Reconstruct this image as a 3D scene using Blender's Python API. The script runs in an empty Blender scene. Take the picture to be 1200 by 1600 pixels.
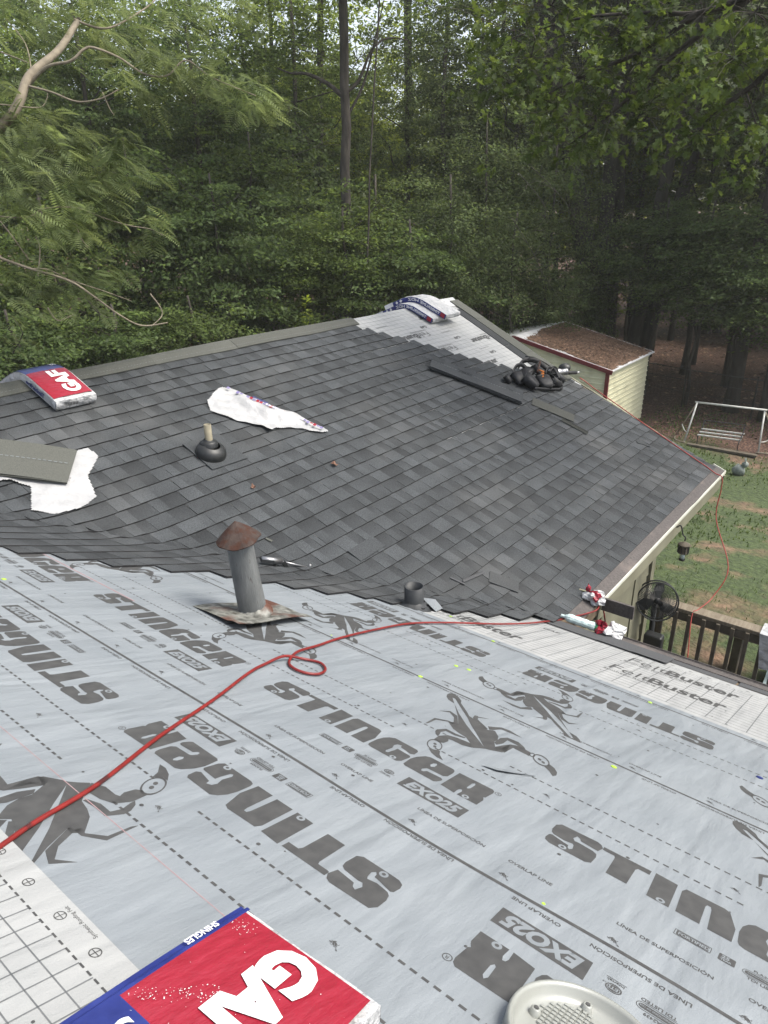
import bpy, bmesh, math, random
import numpy as np
from mathutils import Vector, Matrix
R = math.radians
rnd = random.Random(7)
scene = bpy.context.scene
COL = scene.collection

# ------------------------------------------------------------------ camera, sky, sun, exposure
CZ = 6.3                                   # camera height above the lowest ground
def cam_axes(th, ro, ya):
    c, s = math.cos(th), math.sin(th); cr, sr = math.cos(ro), math.sin(ro)
    M = np.array([[cr, -sr, 0], [sr, cr, 0], [0, 0, 1]])
    r, f, u = M @ np.array([1, 0, 0.]), M @ np.array([0, -s, c]), M @ np.array([0, -c, -s])
    return np.array([math.cos(ya)*f + math.sin(ya)*r, -math.cos(ya)*r + math.sin(ya)*f, u])
WM = cam_axes(R(23.35), R(-.9), R(38.25))
cam_d = bpy.data.cameras.new('camera'); cam = bpy.data.objects.new('camera', cam_d); COL.objects.link(cam)
m = Matrix.Identity(4)
for i in range(3):
    m[i][0] = WM[i][0]; m[i][1] = -WM[i][1]; m[i][2] = -WM[i][2]
m[2][3] = CZ
cam.matrix_world = m
cam_d.sensor_fit = 'VERTICAL'; cam_d.sensor_height = 36; cam_d.lens = 36*1102/1600
cam_d.clip_start = .05; cam_d.clip_end = 900
scene.camera = cam
SUN_EL, SUN_AZ = 57, -62                    # the sun stands ahead of the camera, over the woods (azimuth from +X towards +Y)
w = bpy.data.worlds.new('World'); scene.world = w; w.use_nodes = True
nt = w.node_tree; bg = nt.nodes['Background']
sky = nt.nodes.new('ShaderNodeTexSky'); sky.sky_type = 'NISHITA'; sky.sun_disc = False
sky.sun_elevation = R(SUN_EL); sky.sun_rotation = R(90 - SUN_AZ); sky.air_density = 1.0; sky.dust_density = 3.5; sky.ozone_density = 1.0
hs_ = nt.nodes.new('ShaderNodeHueSaturation'); hs_.inputs['Saturation'].default_value = .5
nt.links.new(sky.outputs[0], hs_.inputs['Color']); nt.links.new(hs_.outputs[0], bg.inputs[0]); bg.inputs[1].default_value = .15
sd = bpy.data.lights.new('sun', 'SUN'); sun = bpy.data.objects.new('sun', sd); COL.objects.link(sun)
sd.energy = 2.3; sd.angle = R(26); sd.color = (1, .95, .86)
sdir = Vector((math.cos(R(SUN_EL))*math.cos(R(SUN_AZ)), math.cos(R(SUN_EL))*math.sin(R(SUN_AZ)), math.sin(R(SUN_EL))))
sun.rotation_euler = sdir.to_track_quat('Z', 'Y').to_euler(); sun.location = (0, 0, 40)
vs = scene.view_settings; vs.view_transform = 'Standard'; vs.look = 'None'; vs.exposure = 1.2; vs.gamma = 1; vs.use_curve_mapping = False
scene.render.engine = 'CYCLES'
scene.cycles.max_bounces = 8; scene.cycles.diffuse_bounces = 4; scene.cycles.transmission_bounces = 6; scene.cycles.volume_bounces = 1; scene.cycles.transparent_max_bounces = 8

# ------------------------------------------------------------------ helpers
def smooth(a, b, x):
    t = max(0., min(1., (x-a)/(b-a))); return t*t*(3-2*t)
BASE = {}
def thing(name, label, cat, loc=(0, 0, 0), group=None):
    o = bpy.data.objects.new(name, None); COL.objects.link(o); o.location = loc
    o['label'] = label; o['category'] = cat
    if group: o['group'] = group
    o.empty_display_size = .1
    BASE[o.name] = Vector(loc); return o
def tag(o, label=None, cat=None, group=None, kind=None):
    if label: o['label'] = label
    if cat: o['category'] = cat
    if group: o['group'] = group
    if kind: o['kind'] = kind
    return o
class MB:
    def __init__(s): s.v = []; s.f = []; s.mi = []; s.t = []
    def add(s, vs, fs, mi=0, tone=None):
        n = len(s.v); s.v += [tuple(p) for p in vs]; s.f += [tuple(i+n for i in f) for f in fs]; s.mi += [mi]*len(fs)
        s.t += (list(tone) if hasattr(tone, '__len__') else [1. if tone is None else tone]*len(vs)); return s
    def box(s, c, d, ax=None, mi=0, tone=None):
        c = Vector(c); X, Y, Z = ax if ax else (Vector((1, 0, 0)), Vector((0, 1, 0)), Vector((0, 0, 1)))
        vs = [c + X*(i*d[0]/2) + Y*(j*d[1]/2) + Z*(k*d[2]/2) for k in (-1, 1) for j in (-1, 1) for i in (-1, 1)]
        return s.add(vs, [(0, 2, 3, 1), (4, 5, 7, 6), (0, 1, 5, 4), (2, 6, 7, 3), (0, 4, 6, 2), (1, 3, 7, 5)], mi, tone)
    def beam(s, a, b, wd, ht, up=(0, 0, 1), mi=0):
        a, b = Vector(a), Vector(b); X = (b-a).normalized(); Y = Vector(up).cross(X).normalized(); Z = X.cross(Y)
        return s.box((a+b)/2, ((b-a).length, wd, ht), (X, Y, Z), mi)
    def tube(s, pts, rad, n=8, mi=0, cap=True, tone=None):
        pts = [Vector(p) for p in pts]; rr = rad if hasattr(rad, '__len__') else [rad]*len(pts)
        vs = []; ref = Vector((.3, .2, 1)).normalized()
        d0 = (pts[1]-pts[0]).normalized()
        if abs(d0.dot(ref)) > .95: ref = Vector((1, 0, 0))
        A = d0.cross(ref).normalized()
        for i, p in enumerate(pts):
            d = (pts[min(i+1, len(pts)-1)] - pts[max(i-1, 0)]).normalized()
            A = (A - d*A.dot(d)).normalized(); B = d.cross(A)
            for k in range(n):
                a = 2*math.pi*k/n; vs.append(p + (A*math.cos(a)+B*math.sin(a))*rr[i])
        fs = [(i*n+k, i*n+(k+1) % n, (i+1)*n+(k+1) % n, (i+1)*n+k) for i in range(len(pts)-1) for k in range(n)]
        if cap: fs += [tuple(range(n))[::-1], tuple(range((len(pts)-1)*n, len(pts)*n))]
        return s.add(vs, fs, mi, tone)
    def lathe(s, prof, c=(0, 0, 0), n=24, ax=None, mi=0, wob=0):
        c = Vector(c); X, Y, Z = ax if ax else (Vector((1, 0, 0)), Vector((0, 1, 0)), Vector((0, 0, 1)))
        vs = [c + (X*math.cos(2*math.pi*k/n)+Y*math.sin(2*math.pi*k/n))*r + Z*(h + (wob*math.sin(k*2.3+r*40) if wob else 0)) for r, h in prof for k in range(n)]
        fs = [(i*n+k, i*n+(k+1) % n, (i+1)*n+(k+1) % n, (i+1)*n+k) for i in range(len(prof)-1) for k in range(n)]
        return s.add(vs, fs, mi)
    def blob(s, c, r, n=10, mi=0, seed=0, amp=.25):
        rr = random.Random(seed); c = Vector(c); ph = [rr.uniform(0, 6) for _ in range(6)]; vs = []; m_ = n//2+1
        for i in range(m_+1):
            th = math.pi*i/m_
            for k in range(n):
                a = 2*math.pi*k/n; q = 1+amp*(math.sin(2*a+ph[0]+th*2)+math.sin(3*a+ph[1])*math.sin(th*3+ph[2]))*.5
                vs.append(c+Vector((r[0]*math.sin(th)*math.cos(a)*q, r[1]*math.sin(th)*math.sin(a)*q, r[2]*math.cos(th)*q)))
        fs = [(i*n+k, i*n+(k+1) % n, (i+1)*n+(k+1) % n, (i+1)*n+k) for i in range(m_) for k in range(n)]
        return s.add(vs, fs, mi)
    def build(s, name, mats, parent=None, smooth_=False, loc=None, bevel=0):
        me = bpy.data.meshes.new(name)
        off = BASE[parent.name] if parent is not None and parent.name in BASE else Vector((0, 0, 0))
        if parent is None and loc is not None: off = Vector(loc)
        me.from_pydata([(p[0]-off.x, p[1]-off.y, p[2]-off.z) for p in s.v], [], s.f)
        mats = mats if isinstance(mats, (list, tuple)) else [mats]
        for q in mats: me.materials.append(q)
        if len(mats) > 1: me.polygons.foreach_set('material_index', s.mi)
        at = me.attributes.new('tone', 'FLOAT', 'POINT'); at.data.foreach_set('value', s.t)
        if smooth_: me.polygons.foreach_set('use_smooth', [True]*len(me.polygons))
        me.update(); me.validate()
        o = bpy.data.objects.new(name, me); COL.objects.link(o)
        if parent is not None: o.parent = parent; BASE[o.name] = off
        elif loc is not None: o.location = loc
        if bevel:
            b = o.modifiers.new('bevel', 'BEVEL'); b.width = bevel; b.segments = 2; b.limit_method = 'ANGLE'
        return o

def mat(name, c1, c2=None, rough=.8, scale=8, bump=0., bscale=None, metal=0., spec=.4, tone=False, detail=4, stretch=None, trans=0., c3=None, s3=2., tlo=.45, thi=.6):
    M = bpy.data.materials.new(name); M.use_nodes = True; n = M.node_tree.nodes; l = M.node_tree.links
    b = n['Principled BSDF']; b.inputs['Roughness'].default_value = rough; b.inputs['Metallic'].default_value = metal
    b.inputs['Specular IOR Level'].default_value = spec
    tc = n.new('ShaderNodeTexCoord'); vec = tc.outputs['Object']
    if stretch:
        mp = n.new('ShaderNodeMapping'); mp.inputs['Scale'].default_value = stretch; l.new(vec, mp.inputs[0]); vec = mp.outputs[0]
    col = None
    if c2 is None: c2 = tuple(x*.82 for x in c1)
    nz = n.new('ShaderNodeTexNoise'); nz.inputs['Scale'].default_value = scale; nz.inputs['Detail'].default_value = detail; l.new(vec, nz.inputs[0])
    rp = n.new('ShaderNodeValToRGB'); rp.color_ramp.elements[0].position = .32; rp.color_ramp.elements[1].position = .68
    rp.color_ramp.elements[0].color = (*c1, 1); rp.color_ramp.elements[1].color = (*c2, 1); l.new(nz.outputs[0], rp.inputs[0]); col = rp.outputs[0]
    if c3 is not None:
        n3 = n.new('ShaderNodeTexNoise'); n3.inputs['Scale'].default_value = s3; n3.inputs['Detail'].default_value = 5; l.new(vec, n3.inputs[0])
        r3 = n.new('ShaderNodeValToRGB'); r3.color_ramp.elements[0].position = tlo; r3.color_ramp.elements[1].position = thi; l.new(n3.outputs[0], r3.inputs[0])
        mx = n.new('ShaderNodeMix'); mx.data_type = 'RGBA'; l.new(r3.outputs[0], mx.inputs[0]); l.new(col, mx.inputs[6]); mx.inputs[7].default_value = (*c3, 1); col = mx.outputs[2]
    if tone:
        at = n.new('ShaderNodeAttribute'); at.attribute_name = 'tone'
        mu = n.new('ShaderNodeMix'); mu.data_type = 'RGBA'; mu.blend_type = 'MULTIPLY'; mu.inputs[0].default_value = 1
        l.new(col, mu.inputs[6]); l.new(at.outputs['Fac'], mu.inputs[7]); col = mu.outputs[2]
    l.new(col, b.inputs['Base Color'])
    if bump:
        bn = n.new('ShaderNodeTexNoise'); bn.inputs['Scale'].default_value = bscale or scale; bn.inputs['Detail'].default_value = 6; l.new(vec, bn.inputs[0])
        bp = n.new('ShaderNodeBump'); bp.inputs['Strength'].default_value = 1; bp.inputs['Distance'].default_value = bump; l.new(bn.outputs[0], bp.inputs['Height']); l.new(bp.outputs[0], b.inputs['Normal'])
    if trans:
        tr = n.new('ShaderNodeBsdfTranslucent'); hs = n.new('ShaderNodeHueSaturation'); hs.inputs['Saturation'].default_value = 1.15; hs.inputs['Value'].default_value = 1.5; hs.inputs['Hue'].default_value = .485
        l.new(col, hs.inputs['Color']); l.new(hs.outputs[0], tr.inputs[0])
        ms = n.new('ShaderNodeMixShader'); ms.inputs[0].default_value = trans; l.new(b.outputs[0], ms.inputs[1]); l.new(tr.outputs[0], ms.inputs[2])
        l.new(ms.outputs[0], n['Material Output'].inputs[0])
    return M

# fold-out text to flat polygons in its own plane
def text_tris(body, size=1., bold=0., shear=0., sx=1., align='LEFT'):
    cu = bpy.data.curves.new('lettering', 'FONT'); cu.body = body; cu.size = size; cu.offset = bold; cu.shear = shear; cu.align_x = align; cu.resolution_u = 3
    ob = bpy.data.objects.new('lettering', cu); me = bpy.data.meshes.new_from_object(ob)
    V = [(v.co.x*sx, v.co.y) for v in me.vertices]; F = [tuple(p.vertices) for p in me.polygons]
    bpy.data.objects.remove(ob); bpy.data.meshes.remove(me); bpy.data.curves.remove(cu); return V, F
def poly_tris(loops):
    cu = bpy.data.curves.new('shape', 'CURVE'); cu.dimensions = '2D'; cu.fill_mode = 'FRONT'
    for lp in loops:
        sp = cu.splines.new('POLY'); sp.points.add(len(lp)-1)
        for i, p in enumerate(lp): sp.points[i].co = (p[0], p[1], 0, 1)
        sp.use_cyclic_u = True
    ob = bpy.data.objects.new('shape', cu); me = bpy.data.meshes.new_from_object(ob)
    V = [(v.co.x, v.co.y) for v in me.vertices]; F = [tuple(p.vertices) for p in me.polygons]
    bpy.data.objects.remove(ob); bpy.data.meshes.remove(me); bpy.data.curves.remove(cu); return V, F
def put2d(mb, VF, fn, mi=0):
    V, F = VF; mb.add([fn(x, y) for x, y in V], F, mi)

# ------------------------------------------------------------------ the two roof planes (metres)
S = .417; CS = math.cos(math.atan(S)); SN = math.sin(math.atan(S)); HN = 1.05
VE, ZE = 1.4966, -2.9809 + CZ              # eave of the far wing
UV0 = 4.628                                # where the valley meets that eave
RIDGE = 4.54                               # slope length of the far wing
NN = Vector((SN, 0, CS)); FN = Vector((0, -SN, CS))
def NP(p, v, h=0.):                        # near wing: p metres down the slope, v along the eave
    return Vector((p*CS, v, CZ - HN - p*SN)) + NN*h
E3 = Vector((CS, -CS, -SN)) / math.sqrt(1+CS*CS)
N3 = NN.cross(E3); N3 = N3 if N3.x < 0 else -N3
V0 = Vector((UV0, VE, ZE))
def wave(u, q): return .006*math.sin(u*1.9+q*.7)*math.sin(q*2.2+.5) + .003*math.sin(u*5.3-q*3)
def FP(u, q, h=0.):                        # far wing: u along the eave, q up the slope; folds on to the near wing past the valley
    t = ((u-UV0)*CS - q)/math.sqrt(1+CS*CS); d = (-(u-UV0) - q*CS)/math.sqrt(1+CS*CS)
    k = max(0., min(1., .5 + d/.16)); nrm = (FN*(1-k)+NN*k).normalized()
    if d <= 0: P = Vector((u, VE+q*CS, ZE+q*SN)); h2 = wave(u, q)*min(1, -d*3)
    else: P = V0 + E3*t + N3*d; h2 = .0175*min(1., d/.06)
    if d > 0: h = h*(1-.5*min(1., d/.12)); h2 *= .9
    return P + nrm*(h+h2) + Vector((0, 0, .022*math.exp(-(d/.11)**2)))
def ground_z(u, v):
    return 1.0*(1-smooth(9, 18, u)) + .10*math.sin(u*.31+v*.23)*math.sin(v*.27-1)*smooth(10, 25, u) + smooth(60, 160, math.hypot(u, v))*5
GLYPH = {"letters":[[[0.01,0.0062],[0.0056,0.0217],[0.0074,0.0452],[0.0137,0.0504],[0.052,0.0404],[0.0666,0.0381],[0.0697,0.0253],[0.0756,0.0194],[0.0819,0.0299],[0.0774,0.0517],[0.0727,0.0582],[0.0492,0.0518],[0.0161,0.0565],[0.0065,0.0649],[0.0007,0.0835],[-0.0006,0.117],[0.01,0.1359],[0.1173,0.1421],[0.1305,0.1355],[0.1398,0.1203],[0.1346,0.0902],[0.0826,0.0956],[0.0769,0.1076],[0.0662,0.113],[0.0617,0.0911],[0.0706,0.0789],[0.0821,0.0814],[0.125,0.077],[0.1373,0.0697],[0.1423,0.0527],[0.1422,0.01],[0.1293,-0.0018],[0.0614,-0.0027],[0.0244,-0.0023]],[[0.1469,0.1125],[0.1406,0.1147],[0.1397,0.1326],[0.2725,0.1346],[0.273,0.1093],[0.2424,0.1088],[0.2381,0.0968],[0.2417,0.0005],[0.1861,0.0003],[0.1791,0.1038],[0.175,0.1132]],[[0.2837,0.1378],[0.3423,0.1344],[0.35,-0.004],[0.2937,-0.002]],[[0.3573,0.1155],[0.3644,0.1348],[0.4587,0.1383],[0.4734,0.1313],[0.4965,0.0622],[0.4978,-0.0059],[0.4427,-0.0062],[0.4347,0.0942],[0.4307,0.1083],[0.4216,0.1083],[0.4192,0.0958],[0.4236,-0.003],[0.3664,-0.0033]],[[0.5138,-0.0007],[0.5088,0.0131],[0.505,0.0619],[0.5081,0.0952],[0.5182,0.1195],[0.5328,0.134],[0.6265,0.1306],[0.636,0.1201],[0.64,0.0903],[0.631,0.0805],[0.5835,0.0922],[0.5789,0.1067],[0.565,0.0996],[0.5622,0.0821],[0.5718,0.0579],[0.5704,0.0228],[0.5767,0.0126],[0.5837,0.0167],[0.5859,0.0508],[0.5847,0.0713],[0.6374,0.067],[0.645,0.0596],[0.6441,0.0082],[0.6351,-0.0083],[0.5265,-0.0067]],[[0.6578,-0.0007],[0.6503,0.0516],[0.6543,0.0843],[0.6679,0.1189],[0.6821,0.129],[0.7729,0.1277],[0.7808,0.1184],[0.785,0.1028],[0.7865,0.0636],[0.7774,0.0507],[0.7232,0.0478],[0.7178,0.0447],[0.7118,0.0271],[0.7161,0.0151],[0.7238,0.0161],[0.7297,0.0299],[0.7808,0.0332],[0.789,0.0275],[0.7904,0.0175],[0.7851,-0.0009],[0.778,-0.0102],[0.6678,-0.0079]],[[0.7964,0.1249],[0.916,0.1293],[0.9248,0.1208],[0.928,0.1058],[0.9261,0.0574],[0.9213,0.0521],[0.9265,0.0441],[0.9306,0.0346],[0.9315,-0.0107],[0.8634,-0.012],[0.8644,0.018],[0.8597,0.0302],[0.8537,0.0287],[0.8507,0.0178],[0.8534,-0.012],[0.8021,-0.0057]]],"holes":[[[0.7108,0.0793],[0.7115,0.098],[0.7184,0.1072],[0.7246,0.1012],[0.7274,0.0789],[0.719,0.0686]],[[0.8595,0.0592],[0.8567,0.0995],[0.8618,0.1098],[0.868,0.1008],[0.8695,0.0644],[0.8645,0.0544]]],"rings":[[0.0591,0.0119],[0.327,0.0085],[0.6129,0.0029],[0.8871,0.0002]],"reg":[0.9392,0.1191],"box":[[0.7207,-0.0606],[0.9352,-0.0625],[0.9365,-0.1312],[0.7231,-0.1325]],"scorp":[[[0.3968,0.7118],[0.3841,0.7366],[0.3802,0.761],[0.3898,0.7806],[0.419,0.7725],[0.4544,0.7408],[0.4657,0.7149],[0.4964,0.6844],[0.5332,0.6482],[0.559,0.6192],[0.5827,0.611],[0.626,0.5832],[0.6709,0.5678],[0.6825,0.5865],[0.6915,0.5891],[0.7241,0.5518],[0.7381,0.5179],[0.7388,0.4877],[0.7628,0.4482],[0.7807,0.467],[0.7856,0.5274],[0.8013,0.4771],[0.8053,0.4514],[0.7994,0.4291],[0.7795,0.413],[0.7656,0.4018],[0.7525,0.3943],[0.7369,0.3755],[0.7212,0.3519],[0.7011,0.3624],[0.6934,0.3817],[0.6599,0.4103],[0.6264,0.4168],[0.595,0.4291],[0.5498,0.4689],[0.561,0.4927],[0.5802,0.4919],[0.5436,0.5556],[0.4563,0.676],[0.4199,0.688]],[[0.511,0.359],[0.5001,0.4466],[0.5425,0.4813],[0.5696,0.4833],[0.5676,0.4653],[0.5463,0.4697],[0.5126,0.4367],[0.5162,0.3755]],[[0.4676,0.5329],[0.4932,0.581],[0.5346,0.5657],[0.5837,0.4857],[0.5674,0.4785],[0.5351,0.5372],[0.4997,0.5645]],[[0.6533,0.6018],[0.6886,0.6534],[0.722,0.6599],[0.7841,0.642],[0.7386,0.6379],[0.6958,0.6328],[0.6827,0.5922],[0.6725,0.5765]],[[0.5744,0.6227],[0.5677,0.6503],[0.5775,0.6596],[0.5826,0.6525],[0.6188,0.6831],[0.5878,0.6428],[0.5954,0.6238],[0.6662,0.5769],[0.6604,0.5647],[0.5842,0.6083]],[[0.5699,0.339],[0.5657,0.3607],[0.5812,0.4006],[0.6241,0.3997],[0.6618,0.4068],[0.6622,0.3956],[0.6293,0.3805],[0.5901,0.3806],[0.5861,0.3521],[0.5977,0.3213],[0.6003,0.3073],[0.5854,0.3159]],[[0.6072,0.2692],[0.6002,0.3143],[0.6144,0.3551],[0.6465,0.3713],[0.6958,0.3794],[0.7199,0.3492],[0.6872,0.3307],[0.6464,0.3309],[0.6355,0.3255],[0.6445,0.3084],[0.6429,0.2778],[0.6305,0.2647]],[[0.6381,0.1846],[0.6544,0.1841],[0.6717,0.2067],[0.6851,0.1801],[0.7165,0.1511],[0.6926,0.1498],[0.6626,0.1621]],[[0.7412,0.483],[0.7347,0.5482],[0.7477,0.5818],[0.7917,0.5876],[0.8241,0.5672],[0.8389,0.5495],[0.8254,0.5396],[0.8081,0.5525],[0.76,0.5565],[0.7649,0.5107],[0.7563,0.4702]],[[0.7622,0.4471],[0.7709,0.487],[0.7838,0.5311],[0.8081,0.5525],[0.8441,0.548],[0.8612,0.5447],[0.8721,0.5079],[0.8278,0.51],[0.8042,0.5123],[0.8054,0.4627],[0.8058,0.439],[0.7824,0.4185]],[[0.9447,0.5204],[0.9705,0.5066],[0.9897,0.4823],[0.9977,0.4546],[0.9919,0.4349],[0.9678,0.4622],[0.9379,0.4834],[0.9468,0.4936]]],"spine":[[0.4154,0.7308],[0.4282,0.7325],[0.5026,0.6559],[0.5622,0.5962],[0.6142,0.5362],[0.682,0.4671],[0.7395,0.4029],[0.6698,0.4623],[0.6007,0.5215],[0.5221,0.5987],[0.4563,0.676]],"srings":[[[[0.6616,0.2368],[0.6657,0.2251],[0.6676,0.2137],[0.6674,0.2034],[0.665,0.1949],[0.6606,0.1887],[0.6545,0.1852],[0.6472,0.1846],[0.6389,0.1869],[0.6304,0.1921],[0.6221,0.1999],[0.6146,0.2097],[0.6085,0.2209],[0.6041,0.2328],[0.6018,0.2445],[0.6019,0.2552],[0.6042,0.2642],[0.6087,0.2707],[0.615,0.2744],[0.6227,0.2749],[0.6313,0.2722],[0.64,0.2665],[0.6484,0.2583],[0.6557,0.2482]],[[0.658,0.2358],[0.6613,0.226],[0.6628,0.2166],[0.6625,0.208],[0.6603,0.2009],[0.6565,0.1957],[0.6512,0.1927],[0.6448,0.1921],[0.6378,0.194],[0.6305,0.1983],[0.6235,0.2047],[0.6173,0.2127],[0.6122,0.222],[0.6086,0.2318],[0.6069,0.2415],[0.6071,0.2503],[0.6092,0.2578],[0.6131,0.2632],[0.6186,0.2663],[0.6252,0.2668],[0.6325,0.2646],[0.6399,0.2601],[0.6469,0.2534],[0.6531,0.2451]]],[[[0.9476,0.5133],[0.9488,0.5023],[0.9475,0.4926],[0.944,0.4847],[0.9384,0.4793],[0.9311,0.4766],[0.9226,0.4768],[0.9134,0.4799],[0.9041,0.4858],[0.8953,0.4941],[0.8877,0.5043],[0.8817,0.5156],[0.8778,0.5274],[0.8763,0.5388],[0.8774,0.549],[0.8809,0.5572],[0.8867,0.5629],[0.8943,0.5657],[0.9032,0.5653],[0.9127,0.5617],[0.9222,0.5554],[0.931,0.5467],[0.9384,0.5363],[0.9441,0.5249]],[[0.9426,0.5143],[0.9434,0.5059],[0.9421,0.4985],[0.9389,0.4926],[0.934,0.4885],[0.9277,0.4866],[0.9204,0.4869],[0.9125,0.4895],[0.9047,0.4942],[0.8973,0.5007],[0.891,0.5086],[0.8861,0.5173],[0.883,0.5263],[0.882,0.535],[0.8832,0.5427],[0.8864,0.5489],[0.8914,0.5531],[0.898,0.555],[0.9056,0.5545],[0.9136,0.5517],[0.9216,0.5468],[0.9289,0.54],[0.9351,0.532],[0.9397,0.5232]]],[[[0.8838,0.5332],[0.885,0.528],[0.8854,0.523],[0.885,0.5185],[0.8838,0.5148],[0.8819,0.5122],[0.8795,0.5108],[0.8767,0.5108],[0.8737,0.5121],[0.8706,0.5146],[0.8678,0.5182],[0.8653,0.5227],[0.8634,0.5277],[0.8622,0.533],[0.8618,0.538],[0.8622,0.5426],[0.8633,0.5464],[0.8652,0.549],[0.8677,0.5504],[0.8705,0.5505],[0.8736,0.5491],[0.8767,0.5465],[0.8795,0.5428],[0.882,0.5383]],[[0.8801,0.5322],[0.8808,0.5291],[0.881,0.5261],[0.8807,0.5233],[0.8799,0.5211],[0.8787,0.5195],[0.8772,0.5187],[0.8754,0.5186],[0.8735,0.5194],[0.8716,0.5209],[0.8698,0.523],[0.8683,0.5257],[0.8671,0.5287],[0.8664,0.5319],[0.8662,0.5349],[0.8665,0.5377],[0.8673,0.5399],[0.8685,0.5416],[0.8701,0.5424],[0.8719,0.5425],[0.8738,0.5417],[0.8757,0.5401],[0.8775,0.5379],[0.879,0.5352]]]],"sdots":[[[0.6369,0.2403],[0.6379,0.2361],[0.6369,0.2326],[0.6344,0.2306],[0.631,0.2308],[0.6275,0.233],[0.625,0.2367],[0.624,0.2409],[0.6249,0.2444],[0.6275,0.2464],[0.6309,0.2462],[0.6344,0.244]],[[0.6481,0.2202],[0.649,0.2161],[0.6481,0.2127],[0.6456,0.2108],[0.6422,0.2109],[0.6388,0.213],[0.6363,0.2167],[0.6354,0.2208],[0.6363,0.2243],[0.6388,0.2262],[0.6422,0.2261],[0.6456,0.2239]],[[0.9139,0.5208],[0.9139,0.5165],[0.9118,0.5137],[0.9082,0.5133],[0.9041,0.5153],[0.9005,0.5192],[0.8985,0.5239],[0.8985,0.5283],[0.9006,0.5311],[0.9042,0.5315],[0.9083,0.5295],[0.9119,0.5256]],[[0.9327,0.5096],[0.9326,0.5053],[0.9305,0.5025],[0.927,0.5021],[0.9229,0.504],[0.9194,0.5079],[0.9174,0.5126],[0.9175,0.5169],[0.9195,0.5197],[0.9231,0.5201],[0.9272,0.5181],[0.9307,0.5143]]]}
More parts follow.
